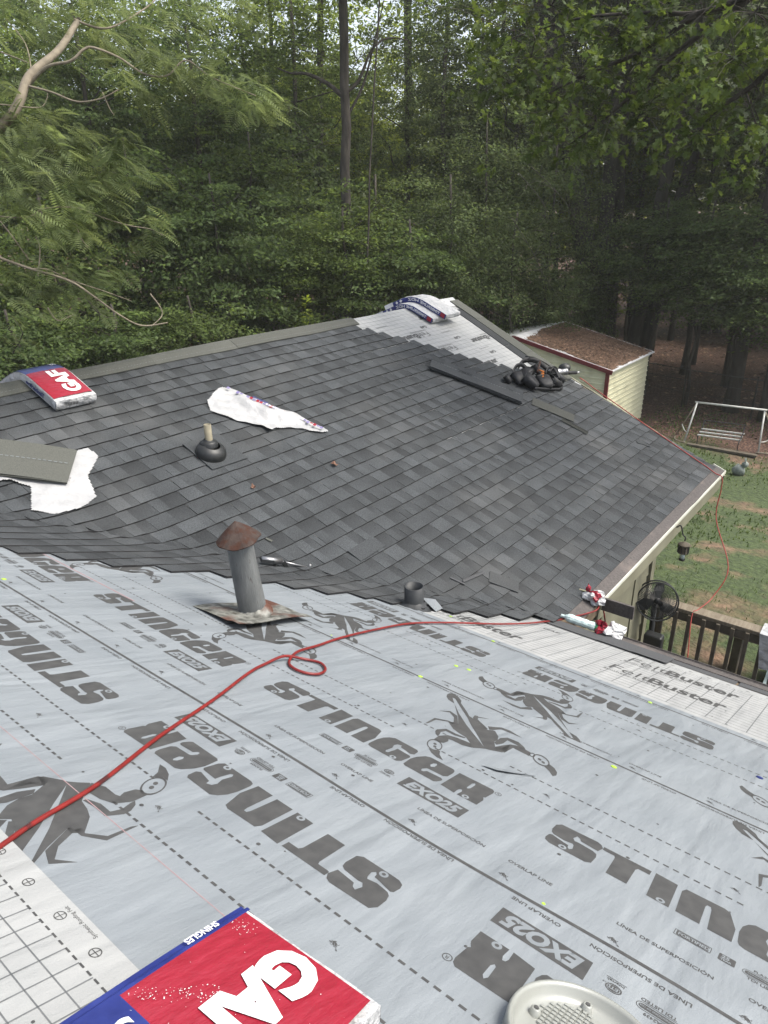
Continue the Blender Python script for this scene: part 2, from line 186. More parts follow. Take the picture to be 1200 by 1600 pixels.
FOL = {"mim":[[3.78,7.05,7.92,0.5],[4.11,7.1,8.0,0.5],[4.33,6.96,7.97,0.5],[4.68,6.97,8.07,0.5],[5.06,6.95,8.11,0.5],[3.88,6.99,7.74,0.45],[4.26,6.89,7.78,0.4],[4.4,6.56,7.78,0.4],[4.32,6.25,7.56,0.35],[4.46,6.15,7.62,0.35],[5.53,6.85,8.21,0.4],[5.93,6.77,8.28,0.4],[6.14,6.58,8.2,0.35],[4.44,5.92,7.49,0.25],[4.24,5.57,7.43,0.2],[4.37,5.47,7.37,0.3],[4.43,5.29,7.33,0.3],[4.45,5.14,7.25,0.3],[4.55,5.06,7.18,0.28],[4.57,4.9,7.13,0.25],[4.57,4.76,7.07,0.15],[4.1,5.8,7.3,0.22],[4.14,5.65,7.22,0.25],[3.42,6.11,6.86,0.15],[3.47,6.65,7.39,0.3],[3.15,6.25,7.08,0.3],[3.2,6.23,6.97,0.35],[3.54,6.5,7.06,0.2],[3.26,5.96,6.84,0.35],[3.43,5.87,6.85,0.3],[3.54,5.81,6.78,0.3],[2.99,5.88,6.71,0.4],[3.2,5.77,6.67,0.4],[3.38,5.67,6.65,0.35],[3.56,5.56,6.68,0.3],[3.65,5.5,6.61,0.2],[2.9,5.7,6.49,0.4],[3.13,5.58,6.47,0.35],[3.29,5.49,6.35,0.3],[3.4,5.43,6.37,0.25],[2.71,5.58,6.31,0.4],[2.89,5.48,6.29,0.3],[3.08,5.38,6.24,0.2],[3.67,5.24,6.21,0.15],[3.64,5.39,6.08,0.12],[2.63,5.62,5.88,0.4],[2.8,5.53,5.77,0.3],[3.06,5.51,5.8,0.3],[3.23,5.41,5.84,0.2],[2.62,5.62,5.65,0.4],[3.34,5.58,6.45,0.3],[3.52,5.46,6.49,0.2],[3.68,5.48,6.84,0.14]],"mbr":{"main":[[2.83,6.4,6.64],[3.23,6.21,7.03],[3.47,6.31,7.31],[3.84,6.44,7.55],[4.15,6.6,7.81],[4.17,6.59,7.84]],"a":[[3.46,6.32,7.25],[3.55,6.15,7.37],[3.65,5.97,7.4],[3.74,5.91,7.48],[3.81,5.87,7.5],[3.96,5.77,7.44],[4.05,5.59,7.32],[4.19,5.48,7.31],[4.32,5.38,7.42],[4.4,5.18,7.29],[4.59,4.88,7.15]],"b":[[3.41,6.23,7.23],[3.5,6.06,7.18],[3.6,5.89,7.11],[3.69,5.71,7.12],[3.82,5.63,7.19]],"c":[[2.99,6.22,7.08],[3.15,6.14,7.07],[3.35,6.03,7.06],[3.41,6.0,7.12],[3.42,5.99,7.16]],"d":[[4.14,6.61,7.84],[4.29,6.52,7.79],[4.42,6.43,7.81],[4.9,6.58,8.05],[5.12,6.66,8.2]],"e":[[2.51,5.67,6.06],[2.61,5.62,6.0],[2.74,5.45,5.92],[2.91,5.25,5.83],[3.05,5.17,5.7],[3.17,5.09,5.57],[3.36,5.09,5.46],[3.53,4.98,5.47]],"f":[[2.74,5.45,5.92],[2.84,5.4,5.91],[2.96,5.33,5.83],[3.15,5.22,5.74],[3.43,5.29,5.63]],"g":[[3.5,5.12,5.69],[3.55,5.08,5.58],[3.55,5.08,5.51],[3.42,5.05,5.45]],"h":[[2.63,5.72,6.29],[2.86,5.61,6.27],[2.98,5.55,6.33],[3.18,5.44,6.33],[3.33,5.35,6.26],[3.48,5.25,6.2],[3.61,5.16,6.17],[3.69,5.11,6.12]],"i":[[2.7,5.69,6.25],[2.71,5.57,6.14],[2.78,5.54,5.98]],"j":[[3.49,6.3,7.31],[3.68,6.65,7.6],[3.72,6.97,7.83]],"k":[[3.45,6.66,7.52],[3.52,6.51,7.46],[3.53,6.39,7.42]],"l":[[2.77,5.43,5.87],[2.86,5.5,6.05],[2.85,5.51,6.14]],"m":[[2.79,5.42,5.64],[2.84,5.4,5.54],[2.95,5.34,5.58]],"n":[[3.77,5.78,7.18],[3.8,5.76,7.07],[3.82,5.74,7.02]],"o":[[3.16,5.45,6.22],[3.12,5.36,6.13],[3.16,5.34,6.05]]},"map":[[7.76,1.94,7.8,0.7],[8.13,2.48,7.91,0.7],[7.99,2.91,7.87,0.6],[7.84,3.29,7.79,0.6],[8.11,3.9,7.94,0.6],[7.97,4.18,7.75,0.6],[8.0,3.66,7.52,0.6],[8.01,3.12,7.47,0.6],[8.08,2.65,7.54,0.6],[7.74,2.04,7.48,0.7],[8.08,3.97,7.32,0.5],[8.09,3.45,7.16,0.5],[8.07,2.97,7.12,0.5],[8.05,2.4,7.13,0.5],[7.97,1.91,7.09,0.5],[8.06,4.01,6.95,0.35],[8.21,3.69,6.88,0.3],[8.36,3.34,7.05,0.4],[7.97,4.59,8.09,0.5],[8.08,4.8,7.77,0.3],[7.82,1.7,6.7,0.4],[7.91,2.15,6.89,0.4],[8.06,4.44,7.55,0.35],[8.02,2.82,8.02,0.6],[8.05,4.03,8.2,0.6],[8.25,3.59,8.38,0.6],[7.75,1.99,8.08,0.7]],"mab":{"a":[[7.87,1.44,8.1],[7.85,1.99,7.96],[7.92,2.48,7.9],[8.06,3.01,8.0],[8.16,3.79,8.07],[8.04,4.46,7.97]],"b":[[7.85,1.99,7.96],[8.07,2.66,7.64],[8.13,3.11,7.31],[8.12,3.39,7.1],[8.18,3.76,6.91]],"c":[[7.85,1.57,7.58],[7.98,1.9,7.29],[7.99,2.25,7.06],[8.05,2.4,6.77]],"d":[[7.92,2.48,7.9],[8.05,3.03,7.68],[8.08,3.49,7.57],[8.04,4.04,7.39]]},"dead":[[[19.35,10.46,5.98],[19.63,9.94,5.13],[19.81,9.57,4.43],[20.07,9.01,3.54]],[[19.56,10.07,7.28],[19.89,9.4,6.63],[20.13,8.88,5.96]],[[19.41,10.37,7.13],[19.75,9.69,6.3],[19.73,9.74,5.81],[19.54,10.12,5.47]],[[17.35,13.53,4.99],[17.8,12.93,4.8],[18.34,12.15,4.44]],[[18.64,18.12,8.88],[18.91,17.84,8.42],[19.18,17.56,7.95]],[[17.23,16.71,10.54],[17.79,16.11,10.38],[18.09,15.77,10.22]],[[17.28,16.37,10.58],[17.79,16.11,10.49],[18.15,15.7,10.26]],[[18.32,15.5,9.82],[18.48,15.0,10.5],[18.67,14.44,10.99]],[[18.39,15.42,10.14],[18.75,14.98,10.45],[19.42,14.1,10.59]]]}# ------------------------------------------------------------------ materials
M_ = {}
M_['shingle'] = mat('shingle_granules', (.016, .0185, .0205), (.060, .0645, .068), .9, 210, .002, 400, tone=True, detail=3, spec=.3, c3=(.074, .075, .074), s3=1.3, tlo=.50, thi=.95)  # c3: pale dusty patches that also paint the slope's soft sheen
M_['shingle_edge'] = mat('shingle_cut_edge', (.012, .012, .013), None, .9, 40)
M_['shingle_olive'] = mat('plain_shingle_granules', (.045, .047, .041), (.088, .09, .079), .9, 240, .0012, 500, tone=True, detail=2, spec=.3)
M_['deck'] = mat('roof_decking', (.16, .12, .08), (.1, .075, .05), .9, 10)
def sheet_mat(name, a, b, rough):
    M = mat(name, a, b, rough, 3.0, spec=.5, detail=6); n = M.node_tree.nodes; l = M.node_tree.links
    bs = n['Principled BSDF']; tc = n.new('ShaderNodeTexCoord')
    mp = n.new('ShaderNodeMapping'); mp.inputs['Scale'].default_value = (1.2, 5, 1.2); mp.inputs['Rotation'].default_value = (0, 0, R(24)); l.new(tc.outputs['Object'], mp.inputs[0])
    w1 = n.new('ShaderNodeTexNoise'); w1.inputs['Scale'].default_value = 3.2; w1.inputs['Detail'].default_value = 5; w1.inputs['Roughness'].default_value = .5; l.new(mp.outputs[0], w1.inputs[0])
    w2 = n.new('ShaderNodeTexNoise'); w2.inputs['Scale'].default_value = 300; l.new(tc.outputs['Object'], w2.inputs[0])
    b1 = n.new('ShaderNodeBump'); b1.inputs['Distance'].default_value = .011; b1.inputs['Strength'].default_value = .8; l.new(w1.outputs[0], b1.inputs['Height'])
    w3 = n.new('ShaderNodeTexNoise'); w3.inputs['Scale'].default_value = 1.1; w3.inputs['Detail'].default_value = 2; w3.inputs['Distortion'].default_value = .6; l.new(mp.outputs[0], w3.inputs[0])
    b3 = n.new('ShaderNodeBump'); b3.inputs['Distance'].default_value = .028; l.new(w3.outputs[0], b3.inputs['Height']); l.new(b3.outputs[0], b1.inputs['Normal'])
    b2 = n.new('ShaderNodeBump'); b2.inputs['Distance'].default_value = .0006; l.new(w2.outputs[0], b2.inputs['Height']); l.new(b1.outputs[0], b2.inputs['Normal'])
    l.new(b2.outputs[0], bs.inputs['Normal']); return M
M_['sheet'] = sheet_mat('grey_underlayment', (.156, .173, .187), (.184, .201, .214), .5)
M_['felt'] = sheet_mat('white_felt', (.24, .246, .244), (.28, .284, .28), .6)
M_['ink'] = mat('grey_print', (.038, .038, .038), (.055, .055, .054), .6, 30)
M_['ink_faint'] = mat('faint_print', (.085, .09, .093), (.12, .125, .128), .6, 30)
M_['red_ink'] = mat('red_print', (.235, .016, .03), (.20, .013, .024), .27, 20, bump=.005, bscale=14, stretch=(1, 3, 1))
M_['chalk'] = mat('red_chalk', (.26, .15, .155), (.24, .19, .195), .9, 60)
M_['blue_ink'] = mat('blue_print', (.012, .018, .10), (.02, .03, .15), .3, 20, bump=.004, bscale=9)
M_['white_film'] = mat('white_plastic_film', (.33, .335, .34), (.42, .42, .42), .42, 9, bump=.05, bscale=13)
M_['torn_film'] = mat('torn_white_film', (.27, .272, .275), (.31, .31, .31), .42, 5, bump=.035, bscale=6)
M_['white_ink'] = mat('white_print', (.6, .6, .6), (.52, .52, .53), .35, 20)
M_['sheet_ink'] = mat('sheet_coloured_print', (.17, .187, .2), None, .55, 20)
M_['hose'] = mat('red_rubber_hose', (.17, .013, .011), (.12, .009, .008), .45, 20, c3=(.05, .01, .01), s3=9, tlo=.66, thi=.7)
M_['cord'] = mat('thin_red_hose', (.30, .035, .03), (.2, .03, .02), .5, 20)
M_['rust'] = mat('rusty_steel', (.034, .025, .022), (.058, .043, .037), .95, 18, bump=.003, bscale=50, spec=.15, c3=(.045, .022, .016), s3=24)
M_['pipe_grey'] = mat('weathered_grey_pipe', (.08, .085, .085), (.13, .135, .135), .65, 7, bump=.002, bscale=40, metal=.1, stretch=(4, 4, 1), c3=(.05, .045, .04), s3=14, tlo=.62, thi=.72)
M_['galv'] = mat('old_galvanised_sheet', (.05, .05, .042), (.22, .22, .20), .6, 26, bump=.004, bscale=40, metal=.15, c3=(.085, .036, .024), s3=3.4, tlo=.50, thi=.58)
M_['black_rubber'] = mat('black_rubber', (.011, .012, .013), (.018, .019, .019), .45, 30)
M_['black'] = mat('black_nylon', (.006, .006, .007), (.014, .014, .016), .6, 30, bump=.003)
M_['pvc'] = mat('dirty_pvc', (.20, .18, .125), (.13, .115, .08), .7, 16)
M_['cast'] = mat('dark_vent_pipe', (.016, .018, .02), (.026, .028, .03), .55, 20, bump=.001)
M_['steel'] = mat('bare_steel', (.32, .32, .32), (.2, .2, .21), .35, 20, metal=.9)
M_['white_metal'] = mat('white_paint', (.45, .45, .42), (.36, .36, .33), .45, 10)
M_['drip'] = mat('white_drip_edge', (.55, .55, .48), (.45, .45, .38), .4, 10)
M_['siding'] = mat('cream_siding', (.17, .165, .115), (.13, .125, .085), .7, 4)
M_['shed_metal'] = mat('cream_shed_metal', (.60, .585, .42), (.52, .505, .36), .5, 3, c3=(.38, .36, .25), s3=1.5, tlo=.55, thi=.75)
M_['shed_roof'] = mat('white_shed_roof', (.62, .62, .62), (.48, .47, .46), .5, 5)
M_['maroon'] = mat('maroon_trim', (.13, .018, .022), (.1, .014, .018), .5, 8)
M_['old_band'] = mat('aged_brown_roofing', (.05, .044, .042), (.085, .075, .07), .85, 50, bump=.002, bscale=90, c3=(.12, .1, .09), s3=4, tlo=.58, thi=.7)
M_['starter'] = mat('dark_starter_roofing', (.035, .037, .04), (.065, .066, .068), .9, 200, bump=.001)
M_['wood'] = mat('weathered_deck_wood', (.13, .105, .075), (.2, .17, .125), .85, 8, bump=.003, bscale=30, stretch=(1, 6, 6))
M_['wood_dark'] = mat('dark_deck_wood', (.06, .05, .036), (.105, .088, .065), .85, 8, bump=.003)
M_['tarp'] = mat('dark_blue_tarp', (.008, .012, .04), (.012, .018, .055), .45, 6, bump=.03, bscale=5)
M_['bark'] = mat('bark', (.022, .018, .015), (.065, .056, .046), .95, 9, bump=.03, bscale=14, stretch=(1, 1, .25))
M_['bark_dark'] = mat('dark_bark', (.02, .017, .014), (.04, .034, .028), .95, 9, bump=.03, bscale=14, stretch=(1, 1, .25))
M_['bark_pale'] = mat('pale_branch_bark', (.13, .11, .08), (.2, .17, .125), .9, 18, bump=.004)
M_['leaf_dark'] = mat('dark_green_leaves', (.066, .102, .036), (.095, .132, .048), .5, 3, tone=True, spec=.18, trans=.58)
M_['leaf_mid'] = mat('green_leaves', (.08, .118, .036), (.112, .15, .048), .5, 3, tone=True, spec=.18, trans=.58)
M_['leaf_bright'] = mat('yellow_green_leaves', (.125, .165, .034), (.16, .2, .045), .5, 3, tone=True, spec=.18, trans=.58)  # on the wood's trees this colour carries the backlit glow between trunks
M_['leaf_oak'] = mat('lobed_oak_leaves', (.05, .078, .022), (.08, .11, .03), .5, 3, tone=True, spec=.2, trans=.45)
M_['leaf_mimosa'] = mat('feathery_leaves', (.095, .128, .052), (.14, .17, .075), .6, 3, tone=True, trans=.5, spec=.2)
M_['leaf_grey'] = mat('dusty_green_leaves', (.08, .115, .045), (.115, .145, .062), .6, 3, tone=True, spec=.18, trans=.58)
M_['litter'] = mat('fallen_leaves', (.11, .062, .04), (.2, .13, .085), .8, 5, tone=True)
M_['pine_litter'] = mat('pine_straw', (.12, .068, .042), (.19, .115, .075), .9, 40, bump=.012, bscale=45, c3=(.05, .03, .018), s3=16)
M_['lid'] = mat('milky_white_plastic', (.235, .242, .222), (.2, .206, .19), .3, 5, spec=.6)
M_['orange'] = mat('orange_plastic', (.5, .16, .03), None, .5, 10)
M_['yellow'] = mat('neon_yellow_plastic', (.32, .5, .05), None, .5, 10)
M_['screen'] = mat('fence_wire', (.03, .03, .03), None, .6, 10)
M_['stone'] = mat('grey_stone', (.13, .15, .14), (.2, .22, .2), .8, 20, bump=.005)
M_['clear'] = mat('clear_plastic', (.5, .6, .58), (.4, .5, .48), .15, 30, bump=.006, bscale=60, spec=.8)
M_['leaf_fall'] = mat('dry_brown_leaf', (.14, .075, .05), None, .8, 10)
# ------------------------------------------------------------------ ground
def make_ground():
    xs = sorted(set([-300, -200, -120, -80, -50, -30] + [-20+1.0*i for i in range(81)] + [66, 75, 90, 120, 160, 220, 300, 400]))
    g = MB(); n = len(xs)
    g.add([(x, y, ground_z(x, y)) for y in xs for x in xs], [(j*n+i, j*n+i+1, (j+1)*n+i+1, (j+1)*n+i) for j in range(n-1) for i in range(n-1)])
    M = bpy.data.materials.new('lawn_and_forest_floor'); M.use_nodes = True; nd = M.node_tree.nodes; l = M.node_tree.links; b = nd['Principled BSDF']; b.inputs['Roughness'].default_value = .95
    tc = nd.new('ShaderNodeTexCoord')
    def noise(s, d=6):
        z = nd.new('ShaderNodeTexNoise'); z.inputs['Scale'].default_value = s; z.inputs['Detail'].default_value = d; l.new(tc.outputs['Object'], z.inputs[0]); return z.outputs[0]
    def ramp(f, stops):
        r = nd.new('ShaderNodeValToRGB'); e = r.color_ramp.elements
        e[0].position, e[0].color = stops[0][0], (*stops[0][1], 1); e[1].position, e[1].color = stops[-1][0], (*stops[-1][1], 1)
        for p, c in stops[1:-1]: q = e.new(p); q.color = (*c, 1)
        l.new(f, r.inputs[0]); return r.outputs[0]
    def mix(f, a, c):
        x = nd.new('ShaderNodeMix'); x.data_type = 'RGBA'; l.new(f, x.inputs[0]); l.new(a, x.inputs[6]); l.new(c, x.inputs[7]); return x.outputs[2]
    dirt = ramp(noise(5), [(.3, (.06, .04, .024)), (.5, (.125, .08, .05)), (.7, (.20, .125, .08))])
    grass = ramp(noise(9), [(.3, (.024, .038, .012)), (.7, (.055, .078, .024))])
    leafy = ramp(noise(16), [(.35, (.028, .015, .01)), (.5, (.075, .036, .024)), (.66, (.17, .10, .07))])
    lawn = mix(ramp(noise(.9, 5), [(.53, (0, 0, 0)), (.66, (1, 1, 1))]), grass, dirt)
    sp = nd.new('ShaderNodeSeparateXYZ'); l.new(tc.outputs['Object'], sp.inputs[0])
    ma = nd.new('ShaderNodeMath'); ma.operation = 'MULTIPLY_ADD'; l.new(noise(.25), ma.inputs[0]); ma.inputs[1].default_value = 8; l.new(sp.outputs[0], ma.inputs[2])
    mr = nd.new('ShaderNodeMapRange'); l.new(ma.outputs[0], mr.inputs[0]); mr.inputs[1].default_value = 23.5; mr.inputs[2].default_value = 25.5
    # beyond the back wing the yard is all woods
    mb_ = nd.new('ShaderNodeMath'); mb_.operation = 'MULTIPLY_ADD'; l.new(noise(.3), mb_.inputs[0]); mb_.inputs[1].default_value = 5; l.new(sp.outputs[1], mb_.inputs[2])
    m2 = nd.new('ShaderNodeMapRange'); l.new(mb_.outputs[0], m2.inputs[0]); m2.inputs[1].default_value = 12; m2.inputs[2].default_value = 14
    mm = nd.new('ShaderNodeMath'); mm.operation = 'MAXIMUM'; l.new(mr.outputs[0], mm.inputs[0]); l.new(m2.outputs[0], mm.inputs[1])
    l.new(mix(mm.outputs[0], lawn, leafy), b.inputs['Base Color'])
    bp = nd.new('ShaderNodeBump'); bp.inputs['Distance'].default_value = .06; l.new(noise(14), bp.inputs['Height']); l.new(bp.outputs[0], b.inputs['Normal'])
    o = g.build('ground', M, smooth_=True); o['kind'] = 'structure'
make_ground()

# ------------------------------------------------------------------ house
house = thing('house', 'single storey house being re-roofed, its near wing grey underlayment and its far wing charcoal shingles', 'house', (4.6, 1.5, 1.0))
PE = 4.84                                   # slope position of the near eave
def quad_grid(mb, fn, a0, a1, b0, b1, na, nb, mi=0, tone=None):
    vs = [fn(a0+(a1-a0)*i/na, b0+(b1-b0)*j/nb) for j in range(nb+1) for i in range(na+1)]
    mb.add(vs, [(j*(na+1)+i, j*(na+1)+i+1, (j+1)*(na+1)+i+1, (j+1)*(na+1)+i) for j in range(nb) for i in range(na)], mi, tone)
# decking of every slope
d = MB()
def slab(c4, th=.09):
    c4 = [Vector(c) for c in c4]; lo = [c-Vector((0, 0, th)) for c in c4]
    d.add(c4+lo, [(0, 1, 2, 3), (7, 6, 5, 4), (0, 4, 5, 1), (1, 5, 6, 2), (2, 6, 7, 3), (3, 7, 4, 0)])
PR = -.75                                   # ridge of the near wing
slab([NP(PR, -6), NP(PE-.03, -6), NP(PE-.03, VE), NP(PR, 5.8)])
bz = NP(PR, 0).z
slab([(PR*CS-4.5, -6, bz-4.5*S), (PR*CS, -6, bz), (PR*CS, 5.8, bz), (PR*CS-4.5, 5.8, bz-4.5*S)])
rv = VE+RIDGE*CS; rz = ZE+RIDGE*SN
EQ = .18; EY, EZ = VE+EQ*CS, ZE+EQ*SN
slab([(UV0-.25, EY+.01, EZ-.018), (8.5, EY+.01, EZ-.018), (8.84, rv, rz-.018), (.3, rv, rz-.018)])
slab([(-1, rv+4.19, ZE), (-.3, rv, rz), (8.84, rv, rz), (8.5, rv+4.19, ZE)])
d.build('roof_decking', M_['deck'], house)
# walls
wl = MB()
def wallbox(x0, x1, y0, y1, z0, z1): wl.box(((x0+x1)/2, (y0+y1)/2, (z0+z1)/2), (x1-x0, y1-y0, z1-z0))
wallbox(-4.3, 4.05, -5.7, 1.9, .8, 3.2); wallbox(-4.3, 6.95, 1.9, 9.4, .8, 3.25)
w_ = wl.build('wall', M_['siding'], house)
g2 = MB()
for (y0, y1) in ((VE+.4, rv), (rv, rv+3.8)):
    zz = lambda y: rz-.12-abs(y-rv)*S
    g2.add([(6.95, y0, 3.2), (6.95, y1, 3.2), (6.95, y1, zz(y1)), (6.95, y0, zz(y0)), (6.85, y0, 3.2), (6.85, y1, 3.2), (6.85, y1, zz(y1)), (6.85, y0, zz(y0))],
           [(0, 1, 2, 3), (7, 6, 5, 4), (0, 3, 7, 4), (1, 5, 6, 2), (3, 2, 6, 7)])
g2.build('gable', M_['siding'], house)
lap = MB()
for k in range(11):
    lap.add([(4.05, 1.895, 1.1+k*.2), (6.97, 1.895, 1.1+k*.2), (6.97, 1.878, 1.1+k*.2), (4.05, 1.878, 1.1+k*.2), (4.05, 1.895, 1.29+k*.2), (6.97, 1.895, 1.29+k*.2)], [(3, 2, 5, 4), (0, 1, 2, 3)])
lap.build('siding', M_['siding'], house)
tr = MB(); tr.box((6.94, 1.89, 2.05), (.11, .07, 2.3)); tr.box((6.4, 1.87, 2.05), (.09, .05, 2.3)); tr.build('corner_board', M_['siding'], house)
dk = MB(); dk.box((5.95, 1.868, 1.95), (.85, .02, 1.9)); dr = dk.build('door', M_['siding'], house)
kn = MB()
for z in (2.15, 2.0, 1.75): kn.lathe([(0, .06), (.03, .055), (.035, .03), (.02, .0)], (6.25, 1.85, z), 10, (Vector((1, 0, 0)), Vector((0, 0, 1)), Vector((0, -1, 0))))
kn.build('handle', M_['black_rubber'], dr)
for y in (3.6, 6.2, 9.0):
    p = MB(); p.box((8.2, y, 2.05), (.12, .12, 2.6)); p.build('porch_post', M_['siding'], house)
fa = MB()
fa.beam((4.86, EY+.012, EZ-.10), (8.5, EY+.012, EZ-.10), .02, .14); fa.build('fascia', M_['siding'], house)
so = MB(); so.box((6.5, EY+.13, EZ-.17), (4.0, .24, .02)); so.build('soffit', M_['siding'], house)
rf = MB(); rf.beam((8.52, EY, EZ-.09), (8.86, rv, rz-.09), .03, .15); rf.beam((8.86, rv, rz-.09), (8.53, rv+4.19, ZE-.09), .03, .15); rf.build('rake_board', M_['siding'], house)
dp = MB(); P0 = Vector((4.84, EY-.006, EZ-.004)); P1 = Vector((8.60, EY-.006, EZ-.004))
dp.beam(P0, P1, .012, .030); dp.beam((8.60, EY-.006, EZ+.004), (8.60, EY+.14, EZ+.065), .012, .016)
dp.build('drip_edge', M_['drip'], house)
# near eave: gutter and drip edge
gt = MB()
for (a, b_) in (((PE+.005), 'x'),):
    A, B = NP(PE+.0, -6, -.02), NP(PE+.0, 1.36, -.02)
    gt.beam(A, B, .03, .07, NN); gt.beam(NP(PE-.06, -6, .012), NP(PE-.06, 1.36, .012), .14, .006, NN); gt.beam(NP(PE+.02, -6, .018), NP(PE+.02, 1.36, .018), .012, .014, NN)
gt.build('eave_trim', M_['old_band'], house)
cb = MB(); cb.box((4.845, EY+.10, EZ+.02), (.02, .24, .12)); cb.build('corner_flashing', M_['siding'], house)
cb = MB(); cb.box((4.87, 1.53, ZE+.07), (.02, .27, .11)); cb.build('gutter_end', M_['old_band'], house)

# underlayment rolls of the near wing; each lies over the one below it
EDGE = [.38, 1.29, 2.37, 3.46]
def swav(p, v): return .003*math.sin(v*2.3+p*4)*math.sin(p*3.1) + .0015*math.sin(v*7+p*9)
def sheet(name, p0, p1, h, m_, v0=-6, label=None, corner=0):
    def f(p, t):
        v1 = 6.125 - p*CS + .12 if p > .42 else 5.8
        v = v0+(v1-v0)*t; return NP(p, v, h+swav(p, v)*.0)
    b = MB(); quad_grid(b, f, p0, p1, 0, 1, 8, 60)
    n = len(b.v)
    lip = [f(p1, j/60) for j in range(61)]; lo = [q-NN*.0025 for q in lip]
    b.add(lip+lo, [(j, j+1, 62+j, 61+j) for j in range(60)])
    o = b.build(name, m_, house)
    if label: o['label'] = label
    return o
sh_f = sheet('underlayment_sheet', 3.30, 4.60, .004, M_['felt'], label='white felt sheet with a printed grid along the near eave')
sh_a = sheet('underlayment_sheet', 2.25, EDGE[3], .0075, M_['sheet'])
sh_b = sheet('underlayment_sheet', 1.18, EDGE[2], .011, M_['sheet'])
sh_c = sheet('underlayment_sheet', .20, EDGE[1], .0145, M_['sheet'])
sh_g = sheet('underlayment_sheet', PR-.05, EDGE[0], .018, M_['felt'], label='white felt sheet with a printed grid at the lower left')
HB = {'f': .0045, 'a': .008, 'b': .0115, 'c': .015, 'g': .0185}

SC_BODY = GLYPH['scorp']
T_LET = [poly_tris([l] + ([GLYPH['holes'][0]] if i == 5 else []) + ([GLYPH['holes'][1]] if i == 6 else [])) for i, l in enumerate(GLYPH['letters'])]
def ring(cx, cy, rx, ry, n=20): return [(cx+rx*math.cos(2*math.pi*k/n), cy+ry*math.sin(2*math.pi*k/n)) for k in range(n)]
T_SC = [poly_tris([SC_BODY[0], GLYPH['spine']])] + [poly_tris([l]) for l in SC_BODY[1:]] + [poly_tris(r_) for r_ in GLYPH['srings']] + [poly_tris([l]) for l in GLYPH['sdots']]
T_ICON = [([( (x-.69)*.055, (y-.45)*.055) for x, y in V], F) for V, F in [T_SC[0]] + T_SC[1:7]]
T_RING = [poly_tris([ring(x, y, .0115, .0115)]) for x, y in GLYPH['rings']]
T_RING2 = [poly_tris([ring(x, y, .005, .005, 12)]) for x, y in GLYPH['rings']]
BX = GLYPH['box']
T_BOX = poly_tris([BX])
def T(body, h, x, y, bold=0., shear=0., sx=1., align='LEFT'):
    V, F = text_tris(body, h/.7, bold*h, shear, sx, align); return ([(a+x, c+y) for a, c in V], F)
T_EXO = T('EXO25', .045, BX[0][0]+.017, BX[2][1]+.0115, .075, .22, .90)
T_OV = T('OVERLAP LINE', .0125, 0, 0, .03, 0, 1.05); T_LI = T('LÍNEA DE SUPERPOSICIÓN', .0125, 0, 0, .03, 0, 1.02)
T_REG = [poly_tris([ring(GLYPH['reg'][0], GLYPH['reg'][1], .011, .011), ring(GLYPH['reg'][0], GLYPH['reg'][1], .009, .009)]), T('R', .01, GLYPH['reg'][0]-.0035, GLYPH['reg'][1]-.005)]
def rrect(x0, y0, x1, y1, r):
    o = []
    for cx, cy, a0 in ((x1-r, y1-r, 0), (x0+r, y1-r, 90), (x0+r, y0+r, 180), (x1-r, y0+r, 270)):
        o += [(cx+r*math.cos(R(a0+k*22.5)), cy+r*math.sin(R(a0+k*22.5))) for k in range(5)]
    return o
by = -.105
T_BADGE = [poly_tris([rrect(.385, by, .468, by+.026, .002), rrect(.3865, by+.0015, .4665, by+.0245, .002)]), poly_tris([rrect(.390, by+.003, .463, by+.023, .002)]),
           poly_tris([rrect(.484, by-.003, .520, by+.027, .003)]), poly_tris([rrect(.535, by-.004, .622, by+.020, .012), rrect(.5365, by-.0025, .6205, by+.0185, .0105)]), poly_tris([rrect(.540, by+.001, .617, by+.015, .007)]),
           T('FLA2439', .009, .556, by+.024, .03), T('TDI LISTED', .010, .547, by-.017, .03),
           poly_tris([ring(.667, by+.012, .017, .014), ring(.667, by+.012, .014, .0115)]), poly_tris([ring(.667, by+.012, .012, .010)]), T('Intertek', .008, .650, by-.013, .02), poly_tris([[(.648, by-.017), (.690, by-.017), (.690, by-.0155), (.648, by-.0155)]]), T('us', .006, .684, by+.004)]
T_BADGE_W = [T('FORTIFIED', .0125, .3935, by+.0065, .04, 0, .84), T('25', .0125, .489, by+.011, .05, .1), T('YEAR', .0068, .489, by+.001, .05), T('CONDITIONS OF USE', .005, .546, by+.0055, .02), T('ETL', .010, .6575, by+.0075, .04)]
ink_i = [0]
def one(name, ts, m_, fn, par):
    q = MB()
    for t in ts: put2d(q, t, fn)
    return q.build(name, m_, par)
def print_unit(ink, pale, fn, fn2, par, xr=(0, 1)):
    for i, t in enumerate(T_LET):
        o = one('printed_letter', [t], M_['ink'], fn, par)
    for t in T_RING: put2d(pale, t, fn2)
    for t in T_RING2: put2d(ink, t, lambda x, y: fn2(x, y)+NN*.0004)
    one('printed_box', [T_BOX], M_['ink'], fn, par); one('printed_lettering', [T_EXO], M_['sheet_ink'], fn2, par)
    for t in T_REG + T_BADGE: put2d(ink, t, fn)
    for t in T_BADGE_W: put2d(pale, t, fn2)
    one('printed_scorpion', T_SC, M_['ink'], fn, par)
def frame(pb, va, sgn, h):
    if sgn > 0: return lambda x, y: NP(pb+y, va-x, h)
    return lambda x, y: NP(pb-y, va+x, h)
def strip(mb, p0, p1, v0, v1, h, n=1):
    quad_grid(mb, lambda a, b: NP(a, b, h), p0, p1, v0, v1, 1, n)
